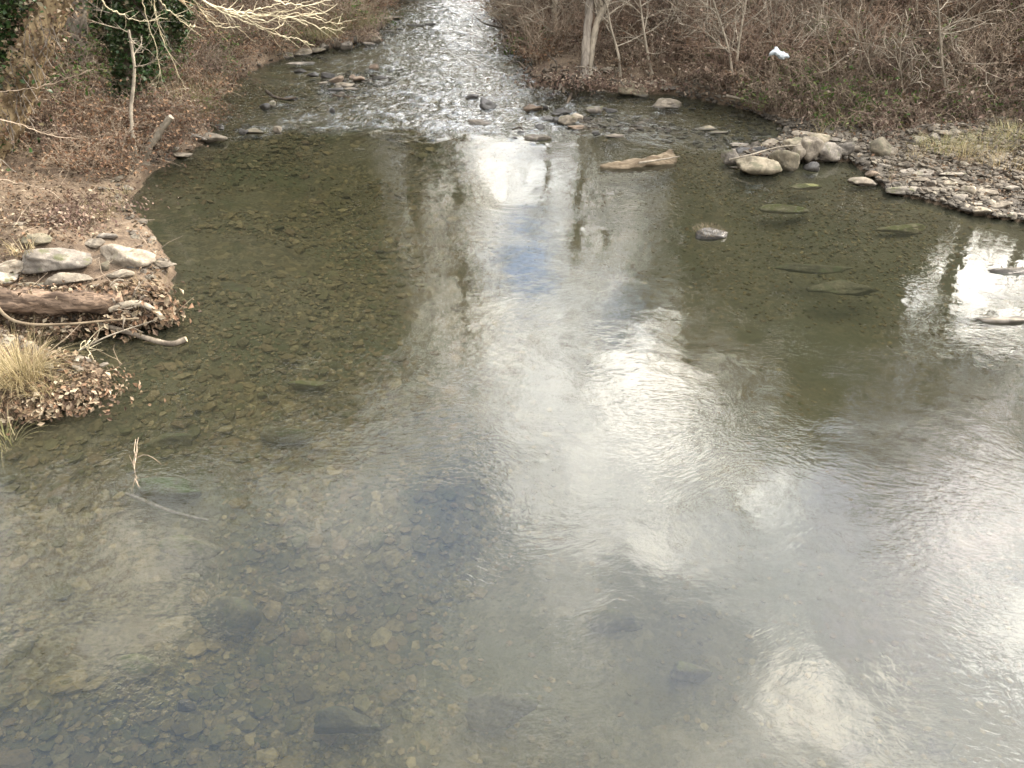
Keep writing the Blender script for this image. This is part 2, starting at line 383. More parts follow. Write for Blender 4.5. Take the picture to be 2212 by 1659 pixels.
def ground_mat():
    m, nt = new_mat('stream bed and bank soil')
    geo = N(nt, 'ShaderNodeNewGeometry'); pos = geo.outputs['Position']
    sp = N(nt, 'ShaderNodeSeparateXYZ'); nt.links.new(pos, sp.inputs[0])
    big = noise(nt, pos, .45, 4.0, .6); mid = noise(nt, pos, 3.0, 5.0, .6); fine = noise(nt, pos, 26.0, 5.0, .7)
    vor = N(nt, 'ShaderNodeTexVoronoi', i_Scale=11.0); nt.links.new(pos, vor.inputs['Vector'])
    vor2 = N(nt, 'ShaderNodeTexVoronoi', i_Scale=26.0); nt.links.new(pos, vor2.inputs['Vector'])
    vs = N(nt, 'ShaderNodeSeparateXYZ'); nt.links.new(vor.outputs['Color'], vs.inputs[0])
    peb = RAMP(nt, vs.outputs[0], [(0, (.045, .034, .018)), (.3, (.10, .072, .036)), (.55, (.07, .058, .03)), (.8, (.13, .098, .05)), (1, (.18, .14, .078))])
    vs2 = N(nt, 'ShaderNodeSeparateXYZ'); nt.links.new(vor2.outputs['Color'], vs2.inputs[0])
    peb2 = RAMP(nt, vs2.outputs[1], [(0, (.045, .035, .02)), (.5, (.085, .068, .038)), (1, (.13, .105, .062))])
    bed = MIXC(nt, SMOOTH(nt, mid, .42, .58), peb, peb2)
    bed = MIXC(nt, MATH(nt, 'MULTIPLY', SMOOTH(nt, big, .47, .62), .65), bed, (.052, .055, .022))      # algae
    bed = MIXC(nt, MATH(nt, 'MULTIPLY', SMOOTH(nt, sp.outputs[0], -2.5, 1.5), .55), bed, (.085, .075, .05))
    bed = MIXC(nt, MATH(nt, 'MULTIPLY', SMOOTH(nt, noise(nt, pos, 1.1, 4.0), .52, .66), .6), bed, (.105, .088, .052))    # silt
    soil = MIXC(nt, SMOOTH(nt, mid, .35, .65), (.085, .06, .04), (.165, .122, .082))
    soil = MIXC(nt, MATH(nt, 'MULTIPLY', SMOOTH(nt, fine, .45, .62), .6), soil, (.075, .048, .03))
    z = MATH(nt, 'ADD', sp.outputs[2], MATH(nt, 'MULTIPLY', MATH(nt, 'SUBTRACT', mid, .5), .12))
    dry = SMOOTH(nt, z, .04, .16)
    c = MIXC(nt, dry, MIXC(nt, SMOOTH(nt, z, -.06, .03), bed, (.07, .048, .03)), soil)
    h = MATH(nt, 'ADD', MATH(nt, 'MULTIPLY', MATH(nt, 'SUBTRACT', 1.0, vor.outputs['Distance']), .5), fine)
    return finish(m, nt, c, .9, h, .9, .035)
M['ground'] = ground_mat()

def water_mat():
    m, nt = new_mat('clear creek water')
    geo = N(nt, 'ShaderNodeNewGeometry'); sh_ = N(nt, 'ShaderNodeVectorMath', operation='ADD'); nt.links.new(geo.outputs['Position'], sh_.inputs[0]); sh_.inputs[1].default_value = (0, 0, 1.237); pos = sh_.outputs[0]
    foam = N(nt, 'ShaderNodeAttribute'); foam.attribute_name = 'foam'
    rif = N(nt, 'ShaderNodeAttribute'); rif.attribute_name = 'riffle'
    # swirling warp of the coordinates, then ripples at three lengths
    wn_ = N(nt, 'ShaderNodeTexNoise', i_Scale=.4, i_Detail=1.5); nt.links.new(pos, wn_.inputs['Vector'])
    wv = N(nt, 'ShaderNodeVectorMath', operation='SCALE'); nt.links.new(wn_.outputs['Color'], wv.inputs[0]); wv.inputs['Scale'].default_value = 1.5
    ad = N(nt, 'ShaderNodeVectorMath', operation='ADD'); nt.links.new(pos, ad.inputs[0]); nt.links.new(wv.outputs[0], ad.inputs[1])
    mp = N(nt, 'ShaderNodeMapping'); mp.inputs['Scale'].default_value = (.85, 1.3, 1); mp.inputs['Location'].default_value = (0, 0, .537); nt.links.new(ad.outputs[0], mp.inputs[0])
    v = mp.outputs[0]
    a = noise(nt, v, 9.0, 2.0, .5, .35); b = noise(nt, v, 21.0, 2.0, .5, .5); c = noise(nt, pos, 2.2, 2.0, .5)
    patch = SMOOTH(nt, noise(nt, ad.outputs[0], .55, 3.0, .6), .38, .62)
    patch = MATH(nt, 'ADD', .30, MATH(nt, 'MULTIPLY', MATH(nt, 'MULTIPLY', patch, patch), 1.9))
    h = MATH(nt, 'MULTIPLY', MATH(nt, 'ADD', MATH(nt, 'MULTIPLY', a, WAVE_A), MATH(nt, 'MULTIPLY', b, WAVE_B)), patch)
    h = MATH(nt, 'ADD', h, MATH(nt, 'MULTIPLY', c, WAVE_C))
    mp2 = N(nt, 'ShaderNodeMapping'); mp2.inputs['Scale'].default_value = (1, 1.1, 1); nt.links.new(pos, mp2.inputs[0])
    rr = noise(nt, mp2.outputs[0], 13.0, 4.0, .65, .8)
    h = MATH(nt, 'ADD', h, MATH(nt, 'MULTIPLY', MATH(nt, 'MULTIPLY', rr, .032), rif.outputs['Fac']))
    bp = N(nt, 'ShaderNodeBump'); bp.inputs['Strength'].default_value = 1.0; bp.inputs['Distance'].default_value = 1.0
    nt.links.new(h, bp.inputs['Height'])
    fr = N(nt, 'ShaderNodeFresnel'); fr.inputs['IOR'].default_value = WATER_IOR; nt.links.new(bp.outputs[0], fr.inputs['Normal'])
    gl = N(nt, 'ShaderNodeBsdfGlossy'); gl.inputs['Roughness'].default_value = .02; nt.links.new(bp.outputs[0], gl.inputs['Normal'])
    tr = N(nt, 'ShaderNodeBsdfTransparent'); tr.inputs[0].default_value = (.93, .96, .93, 1)
    df = N(nt, 'ShaderNodeBsdfDiffuse'); df.inputs[0].default_value = (.34, .36, .25, 1)      # suspended silt
    m0 = N(nt, 'ShaderNodeMixShader'); m0.inputs[0].default_value = SILT; nt.links.new(tr.outputs[0], m0.inputs[1]); nt.links.new(df.outputs[0], m0.inputs[2])
    m1 = N(nt, 'ShaderNodeMixShader'); nt.links.new(fr.outputs[0], m1.inputs[0]); nt.links.new(m0.outputs[0], m1.inputs[1]); nt.links.new(gl.outputs[0], m1.inputs[2])
    fd = N(nt, 'ShaderNodeBsdfDiffuse'); fd.inputs[0].default_value = (.55, .58, .61, 1); nt.links.new(bp.outputs[0], fd.inputs['Normal'])
    ff = MATH(nt, 'MULTIPLY', MATH(nt, 'MULTIPLY', foam.outputs['Fac'], .38), SMOOTH(nt, noise(nt, mp2.outputs[0], 13.0, 4.0, .65, .6), .42, .62), clamp=True)
    m2 = N(nt, 'ShaderNodeMixShader'); nt.links.new(ff, m2.inputs[0]); nt.links.new(m1.outputs[0], m2.inputs[1]); nt.links.new(fd.outputs[0], m2.inputs[2])
    out = N(nt, 'ShaderNodeOutputMaterial'); nt.links.new(m2.outputs[0], out.inputs[0])
    va = N(nt, 'ShaderNodeVolumeAbsorption'); va.inputs[0].default_value = (.72, .70, .44, 1); va.inputs['Density'].default_value = .5
    nt.links.new(va.outputs[0], out.inputs['Volume'])
    return m
WAVE_A, WAVE_B, WAVE_C, WATER_IOR, SILT = .0017, .0014, .006, 1.50, .025
M['water'] = water_mat()

# ------------------------------------------------------------------ terrain
shoreL = [(-9, -20), (-7.5, 0), (-6.2, 5)] + [tuple(at(*p)[:2]) for p in
    [(-60, 945), (60, 900), (170, 850), (240, 815), (165, 797), (95, 772), (35, 748), (0, 728), (50, 712), (150, 714), (240, 712), (335, 694), (362, 645), (372, 585), (318, 500), (268, 445), (325, 375), (385, 342), (455, 305), (455, 262),
     (465, 215), (500, 180), (560, 148), (620, 126), (700, 108), (800, 88), (840, 45), (822, 22), (875, -3), (900, -25), (890, -60)]] + [(-14, 75), (-24, 110)]
shoreR = [(10, -20), (9.5, 0), (9.2, 8)] + [tuple(at(*p)[:2]) for p in
    [(2300, 492), (2190, 478), (2090, 462), (1990, 432), (1915, 415), (1880, 380), (1835, 350), (1600, 352), (1585, 330), (1680, 305), (1700, 278), (1620, 240), (1500, 214), (1440, 205), (1380, 205), (1300, 198),
     (1165, 190), (1140, 165), (1150, 130), (1120, 105), (1100, 70), (1085, 35), (1060, 0), (1055, -25), (1060, -60)]] + [(-5, 75), (-12, 112)]
poly = np.array(shoreL + shoreR[::-1])
def seg_dist(X, Y, P, closed=False):
    best = np.full(X.shape, 1e9); tb = None
    n = len(P); rg = range(n if closed else n - 1)
    for i in rg:
        a = P[i]; b = P[(i + 1) % n]; d = b - a
        t = np.clip(((X - a[0]) * d[0] + (Y - a[1]) * d[1]) / (d @ d), 0, 1)
        q = (X - a[0] - t * d[0]) ** 2 + (Y - a[1] - t * d[1]) ** 2
        best = np.minimum(best, q)
    return np.sqrt(best)
def inside(X, Y, P):
    c = np.zeros(X.shape, bool); n = len(P)
    for i in range(n):
        a = P[i]; b = P[(i + 1) % n]
        if a[1] == b[1]: continue
        m = ((a[1] > Y) != (b[1] > Y)) & (X < (b[0] - a[0]) * (Y - a[1]) / (b[1] - a[1]) + a[0]); c ^= m
    return c
sL = np.array(shoreL); sR = np.array(shoreR)
edge_pts = np.array([at(*p)[:2] for p in [(300, 330), (480, 305), (650, 290), (820, 288), (960, 300), (1090, 306), (1180, 300), (1300, 300), (1420, 316), (1560, 330), (1750, 335)]])
def riffle_edge(X): return np.interp(X, edge_pts[:, 0], edge_pts[:, 1])
def ground_h(X, Y):
    X = np.asarray(X, float); Y = np.asarray(Y, float)
    wob = fbm(X * 1.6, Y * 1.6, 3, 2) * .22
    dL = seg_dist(X, Y, sL); dR = seg_dist(X, Y, sR); d = np.minimum(dL, dR)
    wat = inside(X, Y, poly)
    d = np.maximum(d + wob * np.clip(d * 3, 0, 1), 0)
    rf = sst(Y - riffle_edge(X), -1.2, .8)
    deep = .62 * (1 - rf) + .16 * rf
    under = -np.minimum(deep, .07 + d * (.17 * (1 - rf) + .09 * rf)) + fbm(X * .7, Y * .7, 3, 4) * (.22 * (1 - rf) + .10 * rf) * sst(d, .1, 1.5) + fbm(X * 5, Y * 5, 3, 1) * .04
    # gravel shoals of the riffle
    def shoal(px, py, rx, ry, a):
        p = at(px, py); return a * np.exp(-((X - p[0]) / rx) ** 2 - ((Y - p[1]) / ry) ** 2)
    under = under + shoal(1000 - 240, 175, .9, 1.6, .12) + shoal(1265, 262, .6, .8, .13) + shoal(1400, 282, 1.2, .6, .09) + shoal(1560, 285, 1.4, 1.2, .06)
    left = dL < dR
    near = np.where(left, sst(Y, 15.0, 12.5), sst(Y, 18.3, 16.0))          # low flat banks close by
    t = d
    flat = np.where(left, .16 + .10 * t + .12 * sst(t, 0, .3), .05 + .09 * t)
    steep = np.where(left, .12 * sst(t, 0, .25) + .36 * np.minimum(t, 7.5) + .05 * t, .10 * sst(t, 0, .3) + .36 * np.minimum(t, 11) + .05 * t)
    flat = flat + np.where(left, .40, .42) * np.maximum(t - np.where(left, 4.5, 3.2), 0) * .8
    over = flat * near + steep * (1 - near) + fbm(X * .6, Y * .6, 4, 3) * np.clip(t * .3, 0, .5) + fbm(X * 4, Y * 4, 3, 6) * .05 * np.clip(t * 4, 0, 1)
    over = np.maximum(over, .02)
    return np.where(wat, under, np.minimum(over, 9 + fbm(X * .1, Y * .1, 2, 1)))
def stretch(a, b, step, lo, hi, g=1.18):
    core = list(np.arange(a, b + 1e-6, step)); s = step; x = a
    pre = []
    while x > lo: s *= g; x -= s; pre.append(x)
    s = step; x = core[-1]; post = []
    while x < hi: s *= g; x += s; post.append(x)
    return np.array(pre[::-1] + core + post)
def grid(xs, ys):
    X, Y = np.meshgrid(xs, ys); nx, ny = len(xs), len(ys)
    i = np.arange(nx - 1)[None, :] + np.arange(ny - 1)[:, None] * nx
    Fq = np.stack([i, i + 1, i + nx + 1, i + nx], -1).reshape(-1, 4)
    return X, Y, Fq
X, Y, Fq = grid(stretch(-13, 15, .09, -400, 400), stretch(2, 36, .09, -60, 900))
Z = ground_h(X, Y)
struct(obj('ground', mesh_of('ground', [(np.stack([X, Y, Z], -1).reshape(-1, 3), Fq, 0)], [M['ground']])))

# ------------------------------------------------------------------ water
X, Y, Fq = grid(stretch(-11, 11, .055, -60, 60, 1.3), stretch(1.5, 38, .05, -40, 160, 1.2))
e = Y - riffle_edge(X) + fbm(X * 1.3, Y * 1.3, 3, 2) * .9
rf = sst(e, -.15, .5)
# strength of the broken water across the riffle
tongue = at(1060, 180)[0]; cx = np.interp(Y, [16, 20, 26, 33, 60], [at(1020, 290)[0], at(1030, 215)[0], at(1010, 110)[0], at(985, 30)[0], -4])
wd = np.interp(Y, [16, 20, 26, 33], [4.6, 3.4, 2.8, 2.4])
core = np.exp(-((X - cx) / wd) ** 2)
side = .62 + .38 * core
side = np.where(X > at(1250, 270)[0], side * .55, side)
amp = rf * side
warp = fbm(X * .9, Y * .9, 2, 5) * 1.2
hw = (fbm(X * 2.0 + warp, Y * 3.0, 3, 1) * .07 + np.abs(fbm(X * 4.3, Y * 6.2 + warp, 3, 3)) * .07 + fbm(X * 11, Y * 13, 2, 6) * .028) * amp
# standing ridge where the riffle pours into the pool
hw += np.exp(-(e / .28) ** 2) * (.018 + .02 * core) * (.6 + fbm(X * 2.2, Y * 1.0, 2, 7)) * (X < at(1180, 290)[0])
hw += fbm(X * .8, Y * .8, 2, 2) * .006
foam = np.clip(sst(hw, .008, .05) * core * 1.2 + np.exp(-(e / .22) ** 2) * .5 * sst(fbm(X * 3.0, Y * 7, 3, 2), .05, .35) * (X < at(1200, 290)[0]), 0, 1) * rf
wo = obj('water', mesh_of('water', [(np.stack([X, Y, hw], -1).reshape(-1, 3), Fq, 0)], [M['water']], attrs={'foam': foam.ravel(), 'riffle': (amp).ravel()}))
struct(wo)
def gz(x, y): return float(ground_h(np.array([x]), np.array([y]))[0])
def hit(px, py, floor=-9.0):            # where the view ray through (px, py) meets the ground
    v = ray(px, py); t = np.linspace(3, 60, 1200); Pq = np.array([0, 0, CAM_H]) + v * t[:, None]
    g = np.maximum(ground_h(Pq[:, 0], Pq[:, 1]), floor); k = np.argmax(Pq[:, 2] < g)
    return Pq[k]
def row(x, y, z):                       # view row of a point
    c, s_ = math.cos(PITCH), math.sin(PITCH); dep = y * c + (CAM_H - z) * s_; dn = (CAM_H - z) * c - y * s_
    return (dn / dep * F + 384) / K

# ------------------------------------------------------------------ bare trees
def grow_segments(H, r0, seed, lean=(0, 0), levels=4, spread=.55, first=.35, n1=14, droop=0.0, kids=(6, 5, 4)):
    r = np.random.default_rng(seed)
    trunk = []; p = np.zeros(3); d = np.array([lean[0], lean[1], 1.0]); d /= np.linalg.norm(d)
    nseg = 14
    for i in range(nseg + 1):
        trunk.append(p.copy()); d = d + r.normal(size=3) * .035; d /= np.linalg.norm(d); p = p + d * H / nseg
    trunk = np.array(trunk); trad = r0 * (1 - np.linspace(0, 1, nseg + 1) ** 1.1 * .93)
    trad[0] *= 1.35
    P0, P1, R0, R1 = [], [], [], []
    def branch(p, d, L, rad, lev):
        ns = 5 if lev == 1 else (4 if lev == 2 else 3)
        pts = [p]
        for i in range(ns):
            d = d + r.normal(size=3) * .16 + np.array([0, 0, .10 - droop]); d = d / np.linalg.norm(d)
            q = p + d * L / ns; f0 = 1 - .8 * i / ns; f1 = 1 - .8 * (i + 1) / ns
            P0.append(p); P1.append(q); R0.append(rad * f0); R1.append(rad * f1); p = q; pts.append((p, d, rad * f1))
        if lev >= levels: return
        k = kids[min(lev - 1, 2)]
        for _ in range(k):
            j = r.integers(1, ns + 1); q, dd, rr = pts[j]
            side = r.normal(size=3); side -= dd * (side @ dd); side /= np.linalg.norm(side)
            nd = dd * .75 + side * r.uniform(.5, .9); nd /= np.linalg.norm(nd)
            branch(q, nd, L * r.uniform(.38, .62), max(rr * .65, .012), lev + 1)
    for i in range(n1):
        t = first + (1 - first) * (i + r.random()) / n1
        k = t * nseg; a = int(min(k, nseg - 1)); f = k - a
        q = trunk[a] * (1 - f) + trunk[a + 1] * f; rr = r0 * (1 - t ** 1.1 * .93)
        ang = i * 2.4 + r.random(); side = np.array([math.cos(ang), math.sin(ang), 0])
        nd = side * spread + np.array([0, 0, 1.0]) * r.uniform(.35, .9) * (1 - spread * .5); nd /= np.linalg.norm(nd)
        branch(q, nd, H * .42 * (1.15 - t * .75) * r.uniform(.75, 1.15), rr * .5, 1)
    return trunk, trad, (np.array(P0), np.array(P1), np.array(R0), np.array(R1))
def ivy_on(pts, rad, n, thick, size, seed):
    r = np.random.default_rng(seed); k = r.random(n) * (len(pts) - 1); a = np.minimum(k.astype(int), len(pts) - 2); f = (k - a)[:, None]
    P = pts[a] * (1 - f) + pts[a + 1] * f; ang = r.random(n) * 6.28
    cl = .5 + .9 * np.clip(vn(k * 1.3, ang * 1.5, 3) + .5, 0, 1)
    rr = rad[a] + thick * r.random(n) ** .6 * cl
    return P + np.stack([np.cos(ang) * rr, np.sin(ang) * rr, r.normal(size=n) * .1], 1)
def make_tree(name, H, r0, seed, bark, ivy=0, ivyh=.7, **kw):
    tr, rad, sg = grow_segments(H, r0, seed, **kw)
    o = bpy.data.objects.new(name, None); COL.objects.link(o)
    tp = tube(spline(tr, 40), np.interp(np.linspace(0, 14, 40), np.arange(15), rad), 12, .18, seed)
    obj('trunk', mesh_of('trunk', [(v, f, 0) for v, f in tp], [bark]), parent=o)
    V, Fc = segs_mesh(*sg, sides=3)
    obj('crown', mesh_of('crown', [(V, Fc, 0)], [bark]), parent=o)
    if ivy:
        m = max(3, int(15 * ivyh)); C = ivy_on(tr[:m], rad[:m], ivy, .38, .1, seed)
        obj('ivy', mesh_of('ivy', [(*leaves(C, rng.uniform(.06, .13, len(C)), .2, seed, .8), 0)], [M['ivy']]), parent=o)
    return o
def make_evergreen(name, H, rad, seed, n=19000, r0=.16):
    r = np.random.default_rng(seed); o = bpy.data.objects.new(name, None); COL.objects.link(o)
    P0, P1, R0, R1, C = [], [], [], [], []
    nb = 170
    for i in range(nb):
        t = .12 + .88 * (i / nb) ** .9; z = t * H; L = rad * (1 - t) ** .7 * r.uniform(.6, 1.15) + .15
        a = r.random() * 6.28; d = np.array([math.cos(a), math.sin(a), r.uniform(.1, .45)])
        p = np.array([0, 0, z]); q = p + d * L
        P0.append(p); P1.append(q); R0.append(.035 * (1 - t) + .008); R1.append(.005)
        m = int(n / nb * (L / rad * 1.7 + .15)); s = r.random(m) ** .6
        L = L * r.uniform(.7, 1.25); C.append(p + d * L * s[:, None] + r.normal(size=(m, 3)) * (.07 + .13 * (1 - s))[:, None] * rad * .8)
    C = np.concatenate(C)
    tp = tube([[0, 0, -.3], [0.03, 0, H * .5], [0, .02, H]], [r0, r0 * .6, .02], 8, .1)
    obj('trunk', mesh_of('trunk', [(v, f, 0) for v, f in tp], [M['bark']]), parent=o)
    obj('crown', mesh_of('crown', [(*segs_mesh(P0, P1, R0, R1), 1), (*leaves(C, r.uniform(.10, .24, len(C)), .1, seed, .4), 0)], [M['needle'], M['bark']]), parent=o)
    return o
def refl(px, py, D):                   # where a tree at distance D stands and how tall it is when its top mirrors at that place
    v = ray(px, py); h = math.hypot(v[0], v[1]); x, y = v[0] / h * D, v[1] / h * D
    return x, y, D * (-v[2]) / h - CAM_H

protos = [(make_tree('bare_tree', 12, .22, 101, M['bark_dark'], n1=16), 12),
          (make_tree('bare_tree', 12, .19, 102, M['bark_dark'], n1=18, spread=.4), 12),
          (make_tree('bare_tree', 12, .22, 103, M['bark_dark'], ivy=7000, n1=15, spread=.6, first=.3), 12),
          (make_tree('bare_tree', 12, .18, 104, M['bark_dark'], n1=11, spread=.35, first=.45), 12)]
first_used = [False] * len(protos)
def refl_far(px, py, D):
    D = max(D, 29.0 if px < 800 or px > 1400 else 36.0)
    return refl(px, py, D)
def plant(k, x, y, H, rz, label, group, cat='tree'):
    o, h0 = protos[k]; z = gz(x, y) - .1; s = (H - z) / h0
    if not first_used[k]:
        first_used[k] = True; o.location = (x, y, z); o.rotation_euler = (0, 0, rz); o.scale = (s, s, s); c = o
    else: c = copy_tree(o, (x, y, z), rz, s)
    tag(c, label, cat, group); return c
T = [  # proto, mirrored top px, py, distance, label
    (2, 470, 860, 15, 'ivy wrapped bare tree on the left bank nearest the stone pile'),
    (1, 330, 900, 14, 'bare tree leaning crown above the left sandy bank'),
    (2, 620, 820, 18, 'ivy wrapped bare tree beside the riffle on the left bank'),
    (0, 730, 720, 21, 'tall bare tree behind the left bank brush'),
    (0, 900, 690, 25, 'spreading bare tree whose crown mirrors beside the bright gap'),
    (1, 800, 600, 28, 'slim bare tree upstream on the left bank'),
    (2, 150, 1010, 13, 'big ivy wrapped bare tree at the far left'),
    (0, 20, 960, 15, 'broad bare tree at the left edge'),
    (0, 980, 860, 38, 'tall bare tree standing nearest the bright gap on the left'), (1, 860, 800, 36, 'tall slender bare tree left of the bright gap'), (0, 700, 900, 34, 'wide bare tree in the middle of the left wood'), (0, 930, 600, 44, 'bare tree far upstream beside the bright gap'), (1, 780, 850, 33, 'dense bare tree in the left wood facing the gap'), (1, 420, 760, 31, 'bare tree with many low limbs behind the dead stump'), (2, 560, 980, 36, 'ivy clad bare tree far back in the left wood')]
for i, (k, px, py, D, lab) in enumerate(T):
    x, y, H = refl_far(px, py, D); plant(k, x, y, H, i * 1.7, lab, 'bare trees on the left bank')
T2 = [(3, 1256, 560, 30), (3, 1322, 765, 33), (1, 1500, 700, 27), (0, 1600, 620, 30), (3, 1420, 560, 30), (1, 1860, 760, 24), (3, 1905, 985, 19), (3, 2080, 860, 22), (1, 2190, 900, 20), (3, 2000, 760, 26), (0, 1500, 760, 31), (0, 1620, 860, 32), (2, 1430, 600, 37), (0, 1820, 900, 33), (3, 2150, 780, 30), (3, 2040, 920, 31), (0, 1700, 930, 32), (0, 1960, 860, 30), (1, 2120, 960, 29), (0, 1380, 520, 40), (1, 1560, 800, 30), (3, 2185, 1000, 29), (1, 1660, 1010, 31), (1, 1800, 1010, 31), (0, 1540, 700, 33), (3, 1450, 640, 34), (3, 1925, 960, 29), (0, 1790, 800, 36), (0, 1740, 640, 33), (2, 1560, 520, 36)]
for i, (k, px, py, D) in enumerate(T2):
    x, y, H = refl_far(px, py, D)
    plant(k, x, y, H, i * 2.1, 'bare tree rising from the right bank thicket, mirrored in the pool', 'bare trees on the right bank')
r = random.Random(4)
for i in range(54):
    az = r.uniform(-.66, -.10) if i % 3 else r.uniform(.14, .50)
    if i in (3, 8): az = r.uniform(-.1, .1)
    D = r.uniform(36, 62) if abs(az) > .11 else 75
    x, y = D * math.sin(az), D * math.cos(az)
    plant(r.choice((0, 0, 1, 2)), x, y, (r.uniform(19, 27) if az < -.2 else r.uniform(12, 18)) + gz(x, y) * .5, r.random() * 6, 'bare winter tree of the wood standing back from the creek', 'bare trees of the wood behind the banks')
# evergreens mirrored in the pool
ev = make_evergreen('evergreen_tree', 10, 2.4, 21)
EV = [(1730, 960, 29, 'tall dark evergreen with a pointed top behind the right thicket'), (1610, 770, 33, 'evergreen left of the pointed one on the right bank'),
      (1850, 800, 33, 'evergreen right of the pointed one'), (1500, 620, 36, 'shorter evergreen nearest the creek on the right'), (1950, 620, 36, 'low evergreen at the right of the wood'),
      (660, 470, 34, 'evergreen behind the left bank brush'), (560, 560, 32, 'evergreen between the ivy trees on the left bank'), (430, 520, 31, 'evergreen low on the left slope'), (930, 400, 42, 'small evergreen far upstream on the left'), (1480, 430, 44, 'small evergreen far upstream on the right'),
      (480, 820, 33, 'tall evergreen in the left wood'), (640, 800, 33, 'bushy evergreen in the middle of the left wood'), (745, 700, 37, 'evergreen toward the bright gap in the left wood'), (330, 1010, 30, 'very tall evergreen back from the sandy left bank'),
      (220, 960, 34, 'tall evergreen at the far left of the wood'), (90, 900, 31, 'evergreen at the left end of the wood')]
for i, (px, py, D, lab) in enumerate(EV):
    x, y, H = refl_far(px, py, D); z = gz(x, y) - .1
    s = (H - z) / 10
    if i == 0: ev.location = (x, y, z); ev.scale = (s, s, s); c = ev
    else: c = copy_tree(ev, (x, y, z), i * 1.3, s)
    tag(c, lab, 'tree', 'evergreens behind the creek')

# trees seen directly -------------------------------------------------
def stem_tree(name, base, pts, r0, r1, bark, label, twigs=10, seed=1, ivy=0, tl=1.5, ivyth=.2, group=None, rough=.15, leafs=None, sides=12, low=.35):
    """trunk through given offsets, with side branches (crown)"""
    r = np.random.default_rng(seed)
    o = bpy.data.objects.new(name, None); COL.objects.link(o); o.location = tuple(float(q) for q in base)
    P = spline(np.asarray(pts, float), 40); rad = np.linspace(r0, r1, 40); rad[:4] *= np.array([1.5, 1.3, 1.12, 1.04])
    obj('trunk', mesh_of('trunk', [(v, f, 0) for v, f in tube(P, rad, sides, rough, seed)], [bark]), parent=o)
    if twigs:
        P0, P1, R0, R1 = [], [], [], []
        for i in range(twigs):
            k = int(r.uniform(low, 1) * 38); p = P[k]; a = r.random() * 6.28
            d = np.array([math.cos(a), math.sin(a), r.uniform(.2, 1.1)]); d /= np.linalg.norm(d); L = tl * r.uniform(.5, 1.2); rr = min(rad[k] * .5, .03)
            n = 5
            for j in range(n):
                d = d + r.normal(size=3) * .15; d /= np.linalg.norm(d); q = p + d * L / n
                P0.append(p); P1.append(q); R0.append(rr * (1 - j / n) + .003); R1.append(rr * (1 - (j + 1) / n) + .003)
                for _ in range(2):
                    e_ = d + r.normal(size=3) * .5; e_ /= np.linalg.norm(e_); ll = L * r.uniform(.15, .4); m1 = q + e_ * ll * .5; e2 = e_ + r.normal(size=3) * .3
                    P0 += [q, m1]; P1 += [m1, m1 + e2 * ll * .5]; R0 += [rr * .4 + .002, .003]; R1 += [.003, .0015]
                p = q
        obj('crown', mesh_of('crown', [(*segs_mesh(P0, P1, R0, R1), 0)], [bark]), parent=o)
    if ivy:
        C = ivy_on(P, rad, ivy, ivyth, .1, seed)
        obj('ivy', mesh_of('ivy', [(*leaves(C, r.uniform(.05, .12, len(C)), .2, seed, .8), 0)], [M['ivy']]), parent=o)
    return tag(o, label, 'tree', group)
def line(pts, Y):                      # offsets of a leaning stem from view positions at distance Y
    h0 = hit(*pts[0]); A = [at_y(px, py, h0[1] + yy - Y[0]) for (px, py), yy in zip(pts, Y)]
    b = A[0].copy(); b[2] = gz(b[0], b[1]) - .05 if abs(gz(b[0], b[1]) - b[2]) < .4 else b[2]
    return b, [a - b for a in A]

b, o_ = line([(-30, 330), (25, 215), (70, 110), (118, 0), (190, -170), (260, -420)], [14.8, 14.9, 15, 15.2, 15.5, 16])
big = stem_tree('leaning_tree', b, o_, .27, .17, M['bark_gold_lit'], 'thick leaning tree with shaggy sunlit bark and ivy at the left edge', 26, 5, ivy=0, tl=3.2, rough=.35, sides=26, low=.6)
# ivy mass on the shaded left side of the leaning tree
rr_ = np.random.default_rng(3)
C = np.array([o_[0] + (np.array(o_[3]) - o_[0]) * t for t in rr_.random(9000) * 1.25]) + rr_.normal(size=(9000, 3)) * [.34, .34, .25] + [-.62, .15, .1]
C += (np.stack([vn(C[:, 2] * 2, C[:, 0] * 2, 1), vn(C[:, 2] * 2, C[:, 1] * 2, 2), vn(C[:, 0] * 2, C[:, 1] * 2, 3)], 1)) * .8
obj('ivy', mesh_of('ivy', [(*leaves(C, rr_.uniform(.05, .12, len(C)), .2, 4, .8), 0)], [M['ivy']]), parent=big)
# strands of dead vine on the sunlit face
C = ivy_on(Pm := spline(np.array(o_), 60), np.full(60, .24), 2200, .2, .1, 77); C = C[C[:, 2] < 5]
obj('dead_leaf', mesh_of('dead_leaf', [(*leaves(C, rr_.uniform(.04, .09, len(C)), .1, 14, .7), 0)], [M['litter']], smooth=False), parent=big)['kind'] = 'stuff'
P0, P1, R0, R1 = [], [], [], []
for i in range(70):
    k = rr_.integers(0, 34); p = Pm[k] + np.array([rr_.uniform(-.24, .34), -.28 + rr_.normal() * .08, 0]) * (1 - k * .006); d = np.array([rr_.normal() * .3, -.1, -1.0])
    for j in range(3):
        q = p + d * .12 + rr_.normal(size=3) * .03; P0.append(p); P1.append(q); R0.append(.008); R1.append(.006); p = q
obj('vine', mesh_of('vine', [(*segs_mesh(P0, P1, R0, R1), 0)], [M['bark_grey']]), parent=big)

